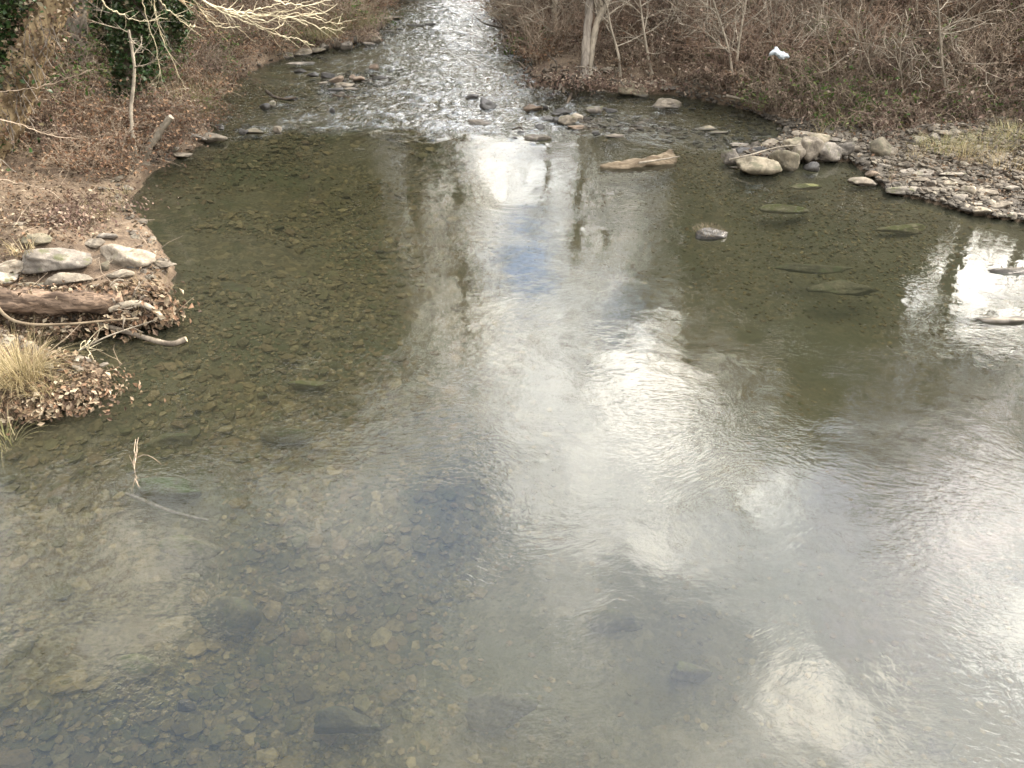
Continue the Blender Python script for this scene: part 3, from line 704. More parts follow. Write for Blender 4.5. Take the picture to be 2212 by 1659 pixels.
b, o_ = line([(165, 125), (160, 40), (150, -60), (140, -260)], [19, 19, 19, 19])
stem_tree('tree', b, o_, .26, .18, M['bark_grey'], 'grey upright tree just right of the leaning tree on the left bank', 14, 6, ivy=500, tl=2.5, ivyth=.12, low=.6)
b, o_ = line([(242, 135), (236, 60), (228, -20), (215, -240)], [19, 19, 19, 19])
stem_tree('tree', b, o_, .16, .12, M['bark'], 'dark ivy covered tree standing behind the pale bare pole', 12, 7, ivy=2600, tl=2.5, low=.6)
b, o_ = line([(278, 215), (284, 110), (290, 20), (296, -80), (300, -260)], [17.5, 17.5, 17.5, 17.5, 17.5])
stem_tree('tree', b, o_, .19, .13, M['bark'], 'thick ivy smothered tree rising beside the pale bare pole', 14, 8, ivy=5200, tl=2.5, ivyth=.26, low=.6)
b, o_ = line([(312, 205), (318, 130), (330, 60), (352, -20), (372, -200)], [17, 17, 17, 17, 17])
stem_tree('tree', b, o_, .075, .05, M['bark_grey'], 'slender lichened stem right of the ivy smothered tree', 8, 9, ivy=1300, tl=1.8, ivyth=.3, low=.5)
b, o_ = line([(342, 130), (352, 60), (372, 0), (400, -110)], [20, 20, 20, 20])
stem_tree('tree', b, o_, .15, .1, M['bark'], 'ivy covered tree with a bushy top at the upper left', 12, 10, ivy=4600, tl=2.5, ivyth=.42, low=.5)
# pale bare pole and leaning dead stump
b, o_ = line([(300, 355), (288, 300), (283, 240), (288, 190), (290, 145), (283, 95), (278, 65)], [13.1, 13.2, 13.4, 13.5, 13.6, 13.7, 13.8])
stem_tree('sapling', b, o_, .036, .022, M['bark_pale'], 'tall pale barkless sapling pole leaning over the left bank', 4, 12, tl=.8, rough=.2, sides=9, low=.6)
b, o_ = line([(312, 352), (322, 320), (338, 296), (352, 275), (370, 252)], [13.0, 13.0, 13.05, 13.1, 13.1])
stem_tree('dead_stump', b, o_, .06, .052, M['bark_pale'], 'broken pale dead trunk leaning out over the left shore', 0, 13, rough=.35)

# pair of trunks on the right bank and slim tree
b, o_ = line([(1262, 178), (1266, 100), (1273, 20), (1278, -60), (1285, -200), (1290, -420)], [20.4, 20.6, 20.8, 21, 21.3, 21.8])
stem_tree('tree', b, o_, .10, .08, M['bark_grey'], 'upright grey trunk above the root tangle on the right bank', 16, 14, tl=2.4, rough=.3, low=.5)
b, o_ = line([(1272, 162), (1279, 100), (1288, 55), (1302, 22), (1330, -60), (1370, -330)], [20.3, 20.4, 20.5, 20.6, 20.9, 21.5])
stem_tree('tree', b, o_, .085, .06, M['bark_pale'], 'pale leaning trunk growing beside the upright grey one', 14, 15, tl=2.2, rough=.2, low=.45)
b, o_ = line([(1202, 100), (1196, 70), (1198, 20), (1200, -40), (1195, -300)], [23, 23, 23, 23, 23])
stem_tree('tree', b, o_, .10, .06, M['bark_pale'], 'slim pale tree at the left end of the right bank', 14, 16, tl=2.0, rough=.2, low=.4)
for i, (pts, Yd, lab) in enumerate([
    ([(1408, 160), (1398, 110), (1390, 60), (1382, 0), (1370, -60)], 21, 'thin pale sapling in the thicket right of the twin trunks'),
    ([(1590, 190), (1592, 130), (1600, 70), (1612, 0), (1640, -80)], 20, 'forked pale sapling in the middle of the right thicket'),
    ([(1584, 195), (1578, 130), (1560, 60), (1540, 0), (1520, -70)], 20.2, 'slim sapling leaning left out of the right thicket'),
    ([(1340, 165), (1336, 120), (1320, 60), (1310, 10), (1290, -60)], 21, 'thin curved sapling close beside the pale leaning trunk'),
    ([(2050, 250), (2040, 180), (2032, 100), (2028, 30), (2020, -40)], 18, 'single straight sapling on the right slope')]):
    b, o_ = line(pts, [Yd] * len(pts))
    stem_tree('sapling', b, o_, .035, .014, M['bark_pale'], lab, 10, 30 + i, tl=1.3, rough=.2, sides=7, low=.2)

# pale twigs hanging into the picture at the top left: one limb of a tree above
def limb(name, paths, label, mat, r0=.03):
    parts = []; rr = np.random.default_rng(8)
    base = at_y(*paths[0][0][0], paths[0][1]); 
    for k, (pts, Yd, ra) in enumerate(paths):
        A = np.array([at_y(px, py, Yd + .12 * i) for i, (px, py) in enumerate(pts)]) - base
        Pn = spline(A, 6 * len(pts)); Pn[1:-1] += rr.normal(size=(len(Pn) - 2, 3)) * .008
        parts += [(v, f, 0) for v, f in tube(Pn, np.linspace(ra, ra * .35, len(Pn)), 6, .1, k)]
        P0, P1, R0, R1 = [], [], [], []
        for j in range(2, len(Pn) - 1):
            if rr.random() < .5:
                d = (Pn[j + 1] - Pn[j]); d /= np.linalg.norm(d); s = rr.normal(size=3); s -= d * (s @ d); s /= np.linalg.norm(s); s[2] -= .15
                d = d * .8 + s * .5; q = Pn[j]; L = rr.uniform(.06, .3)
                for m_ in range(3):
                    q2 = q + d * L / 3 + rr.normal(size=3) * .01; P0.append(q); P1.append(q2); R0.append(ra * .35 * (1 - m_ * .25)); R1.append(ra * .3 * (1 - m_ * .25)); q = q2
        if P0: parts.append((*segs_mesh(P0, P1, R0, R1, 4), 0))
    o = obj(name, mesh_of(name, parts, [mat]), base)
    return tag(o, label, 'branch')
limb('overhanging_branch', [
    ([(330, -60), (450, 8), (520, 26), (600, 36), (660, 34), (700, 26)], 9.5, .016), ([(400, -30), (470, 20), (540, 34), (620, 24), (700, 2)], 9.6, .011),
    ([(450, 8), (500, 36), (560, 58), (600, 78), (640, 82), (680, 100)], 9.5, .009), ([(470, 14), (530, 40), (575, 62), (600, 60), (612, 48)], 9.55, .009),
    ([(520, 26), (570, 44), (640, 30), (700, 46), (740, 52)], 9.6, .008), ([(560, -20), (620, 10), (680, 8), (740, -8)], 9.4, .010), ([(600, 36), (650, 44), (700, 62), (745, 60)], 9.6, .007),
    ([(420, 0), (440, 30), (470, 56), (520, 60)], 9.6, .007), ([(520, 28), (560, 20), (600, 8), (650, -14)], 9.6, .009)],
    'pale bare branch hanging into the picture over the upper left bank', M['twig_pale'])
limb('overhanging_branch', [([(190, -40), (230, 14), (262, 30), (300, 46), (362, 40)], 9.8, .009), ([(330, -30), (352, 10), (380, 36), (410, 55), (420, 56)], 9.8, .008),
    ([(320, -40), (335, 20), (350, 80), (392, 170), (400, 195)], 10.2, .007), ([(300, -40), (316, 30), (338, 110), (345, 160), (335, 190)], 10.2, .007)],
    'thin pale twigs drooping in front of the ivy trees at the upper left', M['twig_pale'])
limb('overhanging_branch', [([(-30, 200), (30, 196), (90, 186), (150, 168), (200, 150)], 12.5, .009), ([(-30, 250), (40, 268), (100, 290), (170, 298), (230, 290)], 12.2, .010), ([(-20, 385), (60, 400), (120, 420), (200, 500)], 11.2, .007)],
    'long thin bare twigs reaching right from the left edge', M['twig'])

# ------------------------------------------------------------------ brush
_bl = np.array([hit(*p)[:2] for p in [(1110, 95), (1170, 130), (1300, 132), (1400, 150), (1500, 180), (1580, 215), (1690, 262), (1800, 272), (1900, 280), (2010, 272), (2120, 262), (2260, 250)]])
def brush_line(X): return np.interp(X, _bl[:, 0], _bl[:, 1])
def make_bush(seed, H, W, nst, nleaf, lmat, stem='twig', droop=.0, lsize=(.05, .1), name='shrub'):
    r = np.random.default_rng(seed); P0, P1, R0, R1, C = [], [], [], [], []
    for i in range(nst):
        a = r.random() * 6.28; b0 = np.array([math.cos(a), math.sin(a), 0]) * r.random() ** .5 * W * .35
        L = H * r.uniform(.45, 1.15); lean = r.uniform(.05, .8)
        d = np.array([math.cos(a) * lean + r.normal() * .2, math.sin(a) * lean + r.normal() * .2, 1.0]); d /= np.linalg.norm(d)
        p = b0; rad = r.uniform(.007, .015) * (H / 1.5) ** .5; n = 6
        for j in range(n):
            d = d + r.normal(size=3) * .13 + np.array([0, 0, -droop * j * .1]); d /= np.linalg.norm(d); q = p + d * L / n
            P0.append(p); P1.append(q); R0.append(rad * (1 - j / n * .7)); R1.append(rad * (1 - (j + 1) / n * .7))
            if j > 0:
                for _ in range(2):
                    e_ = d + r.normal(size=3) * .55; e_ /= np.linalg.norm(e_); l2 = L * r.uniform(.1, .3); m1 = q + e_ * l2 * .5; m2 = m1 + (e_ + r.normal(size=3) * .3) * l2 * .5
                    P0 += [q, m1]; P1 += [m1, m2]; R0 += [rad * .5, rad * .38]; R1 += [rad * .38, rad * .2]; C.append(m2); C.append(m1)
            p = q
    o = bpy.data.objects.new(name, None); COL.objects.link(o)
    parts = [(*segs_mesh(P0, P1, R0, R1, 3), 0)]
    obj('stem', mesh_of('stem', parts, [M[stem]]), parent=o)
    if nleaf:
        C = np.array(C); C = C[r.integers(0, len(C), nleaf)] + r.normal(size=(nleaf, 3)) * .04
        obj('leaf', mesh_of('leaf', [(*leaves(C, r.uniform(*lsize, nleaf), .1, seed, .6), 0)], [M[lmat]]), parent=o)['kind'] = 'stuff'
    return o
PB = {
 'shrub': [make_bush(201, 1.7, 1.3, 42, 60, 'deadleaf'), make_bush(202, 1.5, 1.5, 48, 220, 'deadleaf', droop=.5), make_bush(203, 2.0, 1.2, 36, 30, 'deadleaf')],
 'bramble': [make_bush(211, .75, 1.5, 46, 420, 'deadleaf', droop=1.2, name='bramble'), make_bush(212, .65, 1.3, 40, 520, 'litter', droop=1.0, name='bramble'), make_bush(213, .8, 1.3, 44, 420, 'green', droop=.9, name='bramble')]}
M['rust'] = leaf_mat('rusty dead leaves', [(.15, .08, .045), (.20, .115, .065), (.08, .045, .03), (.11, .06, .038), (.27, .17, .10), (.13, .085, .055)])
PB['bramble'].append(make_bush(214, .8, 1.3, 50, 640, 'rust', droop=.9, name='bramble', lsize=(.04, .09)))
PB['cane'] = [make_bush(221, 2.3, 1.6, 13, 10, 'deadleaf', stem='bark_pale', droop=.9, name='cane_shrub')]
M_red = bark_mat('reddish cane', (.17, .115, .08), (.30, .21, .15), 4.0, 1, .5); M['twig_red'] = M_red
PB['shrub'].append(make_bush(204, 1.5, 1.4, 44, 160, 'deadleaf', stem='twig_red', droop=.7))
used = set()
def bush(kind, k, x, y, rz, s, label, group):
    o = PB[kind][k]; z = gz(x, y) - .05
    if (kind, k) not in used: used.add((kind, k)); o.location = (x, y, z); o.rotation_euler = (0, 0, rz); o.scale = (s, s, s); c = o
    else: c = copy_tree(o, (x, y, z), rz, s)
    return tag(c, label, 'shrub' if kind == 'cane' else kind, group)
r = random.Random(9)
def scatter(n, x0, x1, y0, y1, mind, minshore, seed, cond=None):
    q = np.random.default_rng(seed); out = []
    X = q.uniform(x0, x1, n * 30); Y = q.uniform(y0, y1, n * 30)
    ok = ~inside(X, Y, poly) & (np.minimum(seg_dist(X, Y, sL), seg_dist(X, Y, sR)) > minshore) & (np.abs(X) < Y * .80 + 1.5)
    if cond is not None: ok &= cond(X, Y)
    X, Y = X[ok], Y[ok]; ok = row(X, Y, ground_h(X, Y) + .3) > -70
    for x, y in zip(X[ok], Y[ok]):
        if all((x - a) ** 2 + (y - b) ** 2 > mind * mind for a, b in out):
            out.append((x, y))
            if len(out) >= n: break
    return out
bagp = at(1680, 122, 1.35)
def rightcond(X, Y): return (X > -2) & (Y > 18.6) & (X > np.interp(Y, [18, 19.5, 24], [4.6, 2.6, 1])) 
for (x, y) in scatter(235, -2, 22, 16.5, 36, .55, .25, 31, lambda X, Y: (X > -2) & (Y > brush_line(X) + .5) & ((X - bagp[0]) ** 2 + (Y - bagp[1] + .7) ** 2 > .9)):
    near = y < 24; k = r.choice((0, 1, 1, 3, 3) if near else (0, 1, 2, 2, 3))
    bush('shrub', k, x, y, r.random() * 6.28, r.uniform(.65, 1.05) * (.9 if near else 1.2), 'bare brown shrub packed into the thicket on the right bank', 'bare shrubs of the right bank thicket')
for (x, y) in scatter(150, -2, 22, 15, 32, .6, .12, 32, lambda X, Y: (X > 0) & (Y > brush_line(X) - .1)):
    bush('bramble', r.choice((0, 0, 1, 2, 3)), x, y, r.random() * 6.28, r.uniform(.7, 1.15), 'low bramble with dead brown leaves under the right bank thicket', 'low brambles along the right bank')
for (x, y) in scatter(70, -16, -3, 14, 36, .9, .35, 33, lambda X, Y: (X < -3) & (Y > 15.2) & ~((X > -9.5) & (X < -5.3) & (Y < 19))):
    bush('shrub', r.choice((0, 1, 1)), x, y, r.random() * 6.28, r.uniform(.45, .85), 'small bare shrub among leaves on the left bank', 'bare shrubs of the left bank')
for (x, y) in scatter(215, -16, -3, 12.5, 34, .46, .15, 34, lambda X, Y: (X < -3) & (Y > 13.1)):
    bush('bramble', r.choice((0, 2, 3, 3, 3)), x, y, r.random() * 6.28, r.uniform(.6, 1.05), 'low leafy bramble on the left bank slope', 'low brambles on the left bank')

for (x, y) in scatter(30, -2, 22, 16.5, 34, 1.1, .2, 36, lambda X, Y: (X > 0) & (Y > brush_line(X) + .3)):
    bush('cane', 0, x, y, r.random() * 6.28, r.uniform(.8, 1.15), 'sparse shrub of long pale arching canes in the right bank thicket', 'pale arching cane shrubs')
# ------------------------------------------------------------------ leaf litter, pebbles (masses nobody could count)
q = np.random.default_rng(77)
def land_points(n, cond, minshore=0.0, y0=7, y1=40, x0=-30, x1=32, dens=None):
    X = q.uniform(x0, x1, n); Y = y0 + (y1 - y0) * q.random(n) ** 1.5
    ok = ~inside(X, Y, poly) & (np.abs(X) < Y * .78 + 1.5) & cond(X, Y)
    X, Y = X[ok], Y[ok]; dd = np.minimum(seg_dist(X, Y, sL), seg_dist(X, Y, sR)); ok = dd > minshore
    return X[ok], Y[ok], dd[ok]
X, Y, D = land_points(520000, lambda X, Y: np.where(X > 0, (Y > brush_line(X) - .3) | (q.random(X.shape) < .75), (vn(X * .9, Y * .9, 4) > -.22) | (Y > 14.5)))
keep = q.random(len(X)) < np.clip(.5 + D * .5, 0, 1) * (.75 + .7 * vn(X * 1.2, Y * 1.2, 2))
X, Y = X[keep], Y[keep]
if len(X) > 150000: X, Y = X[:150000], Y[:150000]
Z = ground_h(X, Y) + q.random(len(X)) ** 2 * .10 + .012
lo = obj('leaf_litter', mesh_of('leaf_litter', [(*leaves(np.stack([X, Y, Z], 1), q.uniform(.03, .085, len(X)), .35, 9, .6), 0)], [M['litter']], smooth=False))
struct(lo, 'stuff', 'brown fallen leaves covering both banks', 'leaf litter')
# fallen twigs
X, Y, D = land_points(26000, lambda X, Y: q.random(X.shape) < .5, .15)
Z = ground_h(X, Y) + .03; a = q.random(len(X)) * 6.28; L = q.uniform(.12, .7, len(X)); dz = q.uniform(-.1, .45, len(X)) * L
P0 = np.stack([X, Y, Z], 1); Pm_ = P0 + np.stack([np.cos(a) * L * .5, np.sin(a) * L * .5, dz * .7], 1); a2 = a + q.normal(size=len(X)) * .4
P1 = Pm_ + np.stack([np.cos(a2) * L * .5, np.sin(a2) * L * .5, dz * .3], 1); rr = q.uniform(.002, .006, len(X))
lo = obj('fallen_twigs', mesh_of('fallen_twigs', [(*segs_mesh(np.concatenate([P0, Pm_]), np.concatenate([Pm_, P1]), np.concatenate([rr, rr * .8]), np.concatenate([rr * .8, rr * .5]), 3), 0)], [M['twig']]))
struct(lo, 'stuff', 'fallen dry twigs scattered over both banks', 'twigs')

def pebble_mass(name, X, Y, S_, mat, seed, sub=1, sink=.25, flatk=.55, smooth=True):
    r = np.random.default_rng(seed); V, Fc = ico(sub); n = len(X); Z = ground_h(X, Y)
    base = V[None] * (1 + r.normal(size=(n, len(V), 1)) * .14)
    sc = np.stack([S_ * r.uniform(.7, 1.3, n), S_ * r.uniform(.7, 1.3, n), S_ * flatk * r.uniform(.5, 1.1, n)], 1)
    a = r.random(n) * 6.28; B = base * sc[:, None, :] * .5
    tx = r.normal(size=n) * .25; B[:, :, 2] += B[:, :, 0] * tx[:, None]
    x = B[:, :, 0] * np.cos(a)[:, None] - B[:, :, 1] * np.sin(a)[:, None]; y = B[:, :, 0] * np.sin(a)[:, None] + B[:, :, 1] * np.cos(a)[:, None]
    W = np.stack([x + X[:, None], y + Y[:, None], B[:, :, 2] + (Z + sc[:, 2] * (.5 - sink))[:, None]], -1).reshape(-1, 3)
    Fa = (Fc[None] + (np.arange(n) * len(V))[:, None, None]).reshape(-1, 3)
    return obj(name, mesh_of(name, [(W, Fa, 0)], [mat], smooth=smooth))
def island_mat(name, cols, wetz=None):
    m, nt = new_mat(name); geo = N(nt, 'ShaderNodeNewGeometry'); sp = N(nt, 'ShaderNodeSeparateXYZ'); nt.links.new(geo.outputs['Position'], sp.inputs[0])
    c = RAMP(nt, geo.outputs['Random Per Island'], [(i / (len(cols) - 1), c) for i, c in enumerate(cols)])
    a = noise(nt, geo.outputs['Position'], 18.0, 5.0, .65)
    c = MIXC(nt, MATH(nt, 'MULTIPLY', SMOOTH(nt, a, .42, .7), .6), c, tuple(k * .5 for k in cols[0]))
    if wetz: c = MIXC(nt, SMOOTH(nt, sp.outputs[2], wetz, wetz + .08), MIXC(nt, .65, c, (.02, .017, .013)), c)
    return finish(m, nt, c, .85, a, .6, .02)
M['bedpeb'] = island_mat('stream bed pebbles', [(.06, .044, .02), (.125, .09, .042), (.07, .062, .026), (.16, .115, .055), (.09, .068, .032), (.06, .056, .024), (.21, .16, .085), (.12, .078, .04), (.10, .08, .04)])
M['barpeb'] = island_mat('gravel bar pebbles', [(.05, .041, .031), (.11, .092, .07), (.07, .057, .043), (.15, .128, .098), (.085, .067, .048), (.24, .21, .16)], .07)
n = 150000
X = q.uniform(-9, 10.5, n); Y = 1.8 + 19 * q.random(n) ** 1.2
ok = inside(X, Y, poly) & (np.abs(X) < Y * .75 + 2.6) & (vn(X * .9, Y * .9, 5) + q.random(n) * .4 > .10) & (q.random(n) < .18 + .82 * np.maximum(sst(X, .6, -2.6), np.exp(-(seg_dist(X, Y, sR) / 2.2) ** 2))); X, Y = X[ok], Y[ok]
S_ = .022 + .05 * q.random(len(X)) + .16 * q.random(len(X)) ** 14 * sst(X, 1.5, -1.5)
print('bed pebbles', len(X))
ok = ground_h(X, Y) < -(.05 + S_ * .5); X, Y, S_ = X[ok], Y[ok], S_[ok]
struct(pebble_mass('bed_pebbles', X, Y, S_, M['bedpeb'], 3, smooth=False), 'stuff', 'brown and olive pebbles covering the creek bed', 'pebbles')
X, Y, D = land_points(120000, lambda X, Y: (X > 4) & (Y < brush_line(X) + .1) & (Y > 9), 0, 9, 20, 4, 16)
keep = (D < 3.4 + vn(X, Y, 3)) & (q.random(len(X)) < .8); X, Y = X[keep][:15000], Y[keep][:15000]
X2, Y2, D2 = land_points(60000, lambda X, Y: (X < 0), 0, 7, 32, -12, 0); k2 = D2 < .3; X = np.concatenate([X, X2[k2][:700]]); Y = np.concatenate([Y, Y2[k2][:700]])
n = 30000; X3 = q.uniform(-6, 8, n); Y3 = q.uniform(15.5, 34, n); ok = inside(X3, Y3, poly); X3, Y3 = X3[ok], Y3[ok]; ok = ground_h(X3, Y3) > -.10; X = np.concatenate([X, X3[ok]]); Y = np.concatenate([Y, Y3[ok]])
S_ = .025 + .15 * q.random(len(X)) ** 3.2
struct(pebble_mass('gravel', X, Y, S_, M['barpeb'], 6, smooth=False), 'stuff', 'grey brown gravel of the bar and shoals', 'gravel')

# ------------------------------------------------------------------ rocks seen one by one
_seed = [500]
def rock(px, py, wpx, hpx, mat, label, ang=.6, base=None, deep=1.0, rz=None, group='stones lying in and beside the creek', tilt=0.0, sub=4, lift=0.0, name='rock'):
    """px, py = middle of the stone in the view; wpx, hpx = its size there; base = height it rests at (default: ground)"""
    _seed[0] += 1; s = _seed[0]; ang = ang * 1.4
    if base is None:
        p = hit(px, py + hpx * .38); zb = gz(p[0], p[1])
        if zb < .02: zb = 0.0; p = at(px, py + hpx * .45, 0.0)
    else: zb = base; p = at(px, py + hpx * .35, zb)
    W = msize(p, wpx)
    d = math.atan2(CAM_H - zb, p[1])
    Hpx = msize(p, hpx)
    # apparent height = depth*sin(d) + height*cos(d)
    Dp = min(W * .75 * deep, Hpx / max(math.sin(d), .12) * .5)
    Hh = max((Hpx - Dp * math.sin(d)) / math.cos(d), Hpx * .35)
    V, Fc = rock_verts(s, (W, Dp, Hh * 1.3), ang, sub)
    if tilt: V[:, 2] += V[:, 0] * tilt
    V[:, 2] += -V[:, 2].min() - Hh * .3 + lift
    if base is not None and base < -.11: V[:, 2] -= max(0.0, V[:, 2].max() + zb + .10)       # stays under the surface
    o = obj(name, mesh_of(name, [(V, Fc, 0)], [M[mat]]), (p[0], p[1], zb), 0.0 if rz is None else rz)
    return tag(o, label, 'rock', group)
G1 = 'stones of the pile on the left bank'
for a in [
  (112, 550, 150, 72, 'rock', 'largest rounded grey brown boulder at the left of the left bank pile', .35), (271, 541, 128, 62, 'rock_pale', 'big pale pinkish boulder overhanging the water on the left bank', .5),
  (147, 569, 72, 34, 'rock', 'smaller grey stone leaning against the front of the largest boulder', .4), (150, 600, 100, 42, 'rock_pale', 'flat pale slab in front of the largest boulder', .8),
  (263, 591, 62, 26, 'rock_pale', 'small rounded white grey stone under the overhanging boulder', .4), (232, 573, 22, 24, 'rock_moss', 'little mossy block between the slab and the overhanging boulder', .7),
  (350, 569, 60, 24, 'rock_pale', 'flat pointed stone jutting into the water beside the overhanging boulder', .9), (36, 574, 60, 48, 'rock_pale', 'grey stone left of the flat pale slab', .4),
  (8, 590, 60, 46, 'rock', 'rounded grey stone cut by the left edge of the photo', .3), (84, 512, 66, 34, 'rock_moss', 'mossy hump of stone behind the largest boulder', .4), (205, 522, 52, 28, 'rock_pale', 'light stone between the two big boulders', .6),
  (230, 508, 50, 18, 'rock', 'flat stone behind the overhanging boulder', .7), (60, 613, 44, 24, 'rock_moss', 'low mossy stone just above the rotten log', .6), (290, 572, 40, 16, 'rock_dark', 'dark stone in the shadow under the overhanging boulder', .6),
  (100, 616, 40, 20, 'rock', 'small stone between the slab and the log', .6), (255, 616, 36, 14, 'rock_pale', 'small pale stone right of the slab end', .6), (210, 618, 30, 14, 'rock', 'small grey stone near the mossy log end', .5),
  (43, 484, 28, 16, 'rock_pale', 'small light stone alone on the sandy bank', .6), (276, 408, 24, 14, 'rock', 'small stone at the edge of the sandy bank', .5), (287, 500, 30, 10, 'rock', 'flat stone at the waterline above the overhanging boulder', .6)]:
    rock(*a[:6], ang=a[6], group=G1)
G2 = 'stones along the left shore'
for a in [
  (453, 294, 70, 26, 'rock_pale', 'pale pointed stone at the left shore where the riffle ends', .9), (425, 292, 52, 20, 'rock', 'grey stone behind the pale pointed one', .6), (390, 335, 50, 14, 'rock_pale', 'flat stone by the foot of the dead stump', .7),
  (370, 322, 34, 14, 'rock', 'grey stone close to the dead stump', .5), (405, 318, 26, 10, 'rock_red', 'small brownish stone in the shore shingle', .6), (547, 279, 52, 16, 'rock_moss', 'brown hump in the shallow left of the riffle', .4),
  (527, 283, 22, 14, 'rock_dark', 'dark stone touching the brown hump', .5), (601, 278, 22, 18, 'rock_pale', 'small grey stone right of the brown hump', .5), (475, 272, 24, 14, 'rock_dark', 'small dark stone above the pale pointed one', .8),
  (642, 134, 62, 12, 'rock', 'long flat slab in the quiet water near the left shore', .5), (622, 122, 26, 14, 'rock', 'stone at the lower end of the far left shingle', .5), (653, 118, 40, 16, 'rock_pale', 'flat grey stone in the far left shingle', .6),
  (680, 112, 44, 16, 'rock_pale', 'long pale stone in the far left shingle', .7), (695, 102, 34, 18, 'rock', 'round grey stone in the far left shingle', .3), (730, 98, 36, 24, 'rock_pale', 'largest stone of the far left shingle', .6), (752, 98, 26, 20, 'rock', 'stone next to the largest one of the far shingle', .6),
  (765, 84, 30, 18, 'rock', 'grey stone half hidden in grass on the far left shore', .4), (790, 82, 40, 20, 'rock_red', 'brown stone on the far left shore', .4), (818, 84, 26, 20, 'rock_pale', 'pale stone at the tip of the far left shore', .6), (800, 92, 30, 10, 'rock', 'low stone at the waterline of the far left shore', .4),
  (832, 37, 40, 12, 'rock_pale', 'long pale boulder below the far sandy bank', .4), (856, 36, 34, 10, 'rock', 'grey boulder next to the long pale boulder', .4)]:
    rock(*a[:6], ang=a[6], group=G2)
G3 = 'stones breaking the surface of the riffle'
for a in [
  (1050, 221, 40, 30, 'rock_dark', 'black triangular stone standing in the white water', .9), (1021, 207, 30, 16, 'rock_dark', 'dark stone just upstream of the black triangular one', .7), (1031, 259, 56, 18, 'rock', 'long grey block lying across the riffle', .8),
  (985, 242, 24, 8, 'rock_dark', 'low dark stone left of the long grey block', .4), (1156, 229, 44, 22, 'rock_red', 'rounded brown stone in the riffle near the right shoal', .35), (1178, 231, 14, 12, 'rock_dark', 'small stone touching the rounded brown one', .5),
  (1210, 238, 50, 20, 'rock_dark', 'dark upper stone of the midstream heap', .7), (1222, 255, 46, 28, 'rock_pale', 'pale front stone of the midstream heap', .5), (1250, 250, 26, 18, 'rock_pale', 'tan stone at the right of the midstream heap', .5), (1200, 258, 20, 18, 'rock_dark', 'dark stone at the left of the midstream heap', .6),
  (1287, 232, 38, 22, 'rock', 'pale squarish stone right of the midstream heap', .6), (1320, 237, 26, 12, 'rock_dark', 'dark pair of lumps right of the squarish stone', .7), (1184, 255, 36, 12, 'rock_dark', 'low dark stone left of the midstream heap', .7),
  (1164, 273, 22, 16, 'rock_dark', 'round dark stone below the low dark one', .3), (1155, 293, 64, 20, 'rock', 'grey wedge stone at the lip of the riffle', .9), (1124, 284, 16, 10, 'rock_dark', 'tiny dark stone left of the grey wedge', .5), (1112, 296, 18, 7, 'rock_dark', 'flat dark chip left of the grey wedge', .5),
  (1245, 272, 40, 12, 'rock_red', 'brownish stone under the midstream heap', .6), (1330, 290, 44, 12, 'rock_pale', 'pale flat stone on the shallow shoal', .7), (1290, 285, 20, 10, 'rock_dark', 'dark stone on the shallow shoal', .7), (1240, 170, 34, 12, 'rock', 'stone under the root tangle', .4),
  (1300, 233, 18, 8, 'rock_dark', 'small dark chip right of the heap', .6), (808, 143, 24, 16, 'rock_red', 'pointed reddish stone alone in the upper riffle', .9), (820, 165, 36, 10, 'rock_dark', 'low dark stone downstream of the pointed reddish one', .5),
  (718, 239, 14, 14, 'rock_dark', 'small dark stone standing upright in the left riffle', .7), (650, 152, 30, 12, 'rock_dark', 'dark stone at the upper left of the rubble shoal', .5), (675, 158, 26, 12, 'rock_dark', 'second dark stone of the rubble shoal', .5), (706, 160, 34, 14, 'rock_dark', 'dark humped stone of the rubble shoal', .5),
  (728, 170, 34, 20, 'rock_red', 'largest tawny slab of the rubble shoal', .8), (748, 180, 46, 14, 'rock_pale', 'long tawny slab of the rubble shoal', .9), (762, 190, 34, 9, 'rock_pale', 'thin pale slab at the foot of the rubble shoal', .9), (700, 178, 24, 10, 'rock_pale', 'pale lens shaped stone left of the tawny slabs', .3),
  (720, 190, 36, 10, 'rock_dark', 'low dark stone at the foot of the rubble shoal', .5), (778, 168, 28, 14, 'rock_red', 'tilted tawny stone at the right of the rubble shoal', .9), (570, 228, 24, 18, 'rock_dark', 'dark stone in the shallows left of the sunken branch', .6), (590, 224, 20, 16, 'rock', 'grey stone beside the dark one in the left shallows', .6),
  (630, 210, 30, 14, 'rock_dark', 'dark stone at the end of the sunken branch', .5), (900, 52, 44, 9, 'rock_dark', 'long dark stone far up the riffle', .5), (930, 50, 24, 8, 'rock_dark', 'dark stone right of the long one far up the riffle', .5), (863, 61, 18, 6, 'rock_dark', 'small dark slab near the far left shore', .5),
  (840, 66, 30, 6, 'rock', 'flat stone just off the far left shore', .5), (1372, 190, 70, 40, 'rock_moss', 'large mottled boulder at the foot of the right bank', .7), (1440, 217, 66, 26, 'rock_pale', 'pale broad boulder in the water below the right bank', .5),
  (1320, 146, 46, 18, 'rock_pale', 'grey boulder among leaves beside the twin trunks', .6), (1410, 176, 30, 12, 'rock_pale', 'pale flat stone on the leafy right shore', .8), (1432, 178, 16, 12, 'rock_pale', 'pale cubic stone on the leafy right shore', .8), (1450, 190, 40, 12, 'rock', 'grey layered stone on the leafy right shore', .8),
  (1276, 152, 28, 16, 'rock', 'stone wedged at the foot of the pale trunk', .5), (1530, 272, 50, 14, 'rock_moss', 'greenish stone awash in the right shallows', .3), (1552, 284, 44, 10, 'rock_moss', 'second greenish stone awash in the right shallows', .3)]:
    rock(*a[:6], ang=a[6], group=G3, sub=3 if a[2] < 30 else 4)
G4 = 'stones of the broken rubble block on the right'
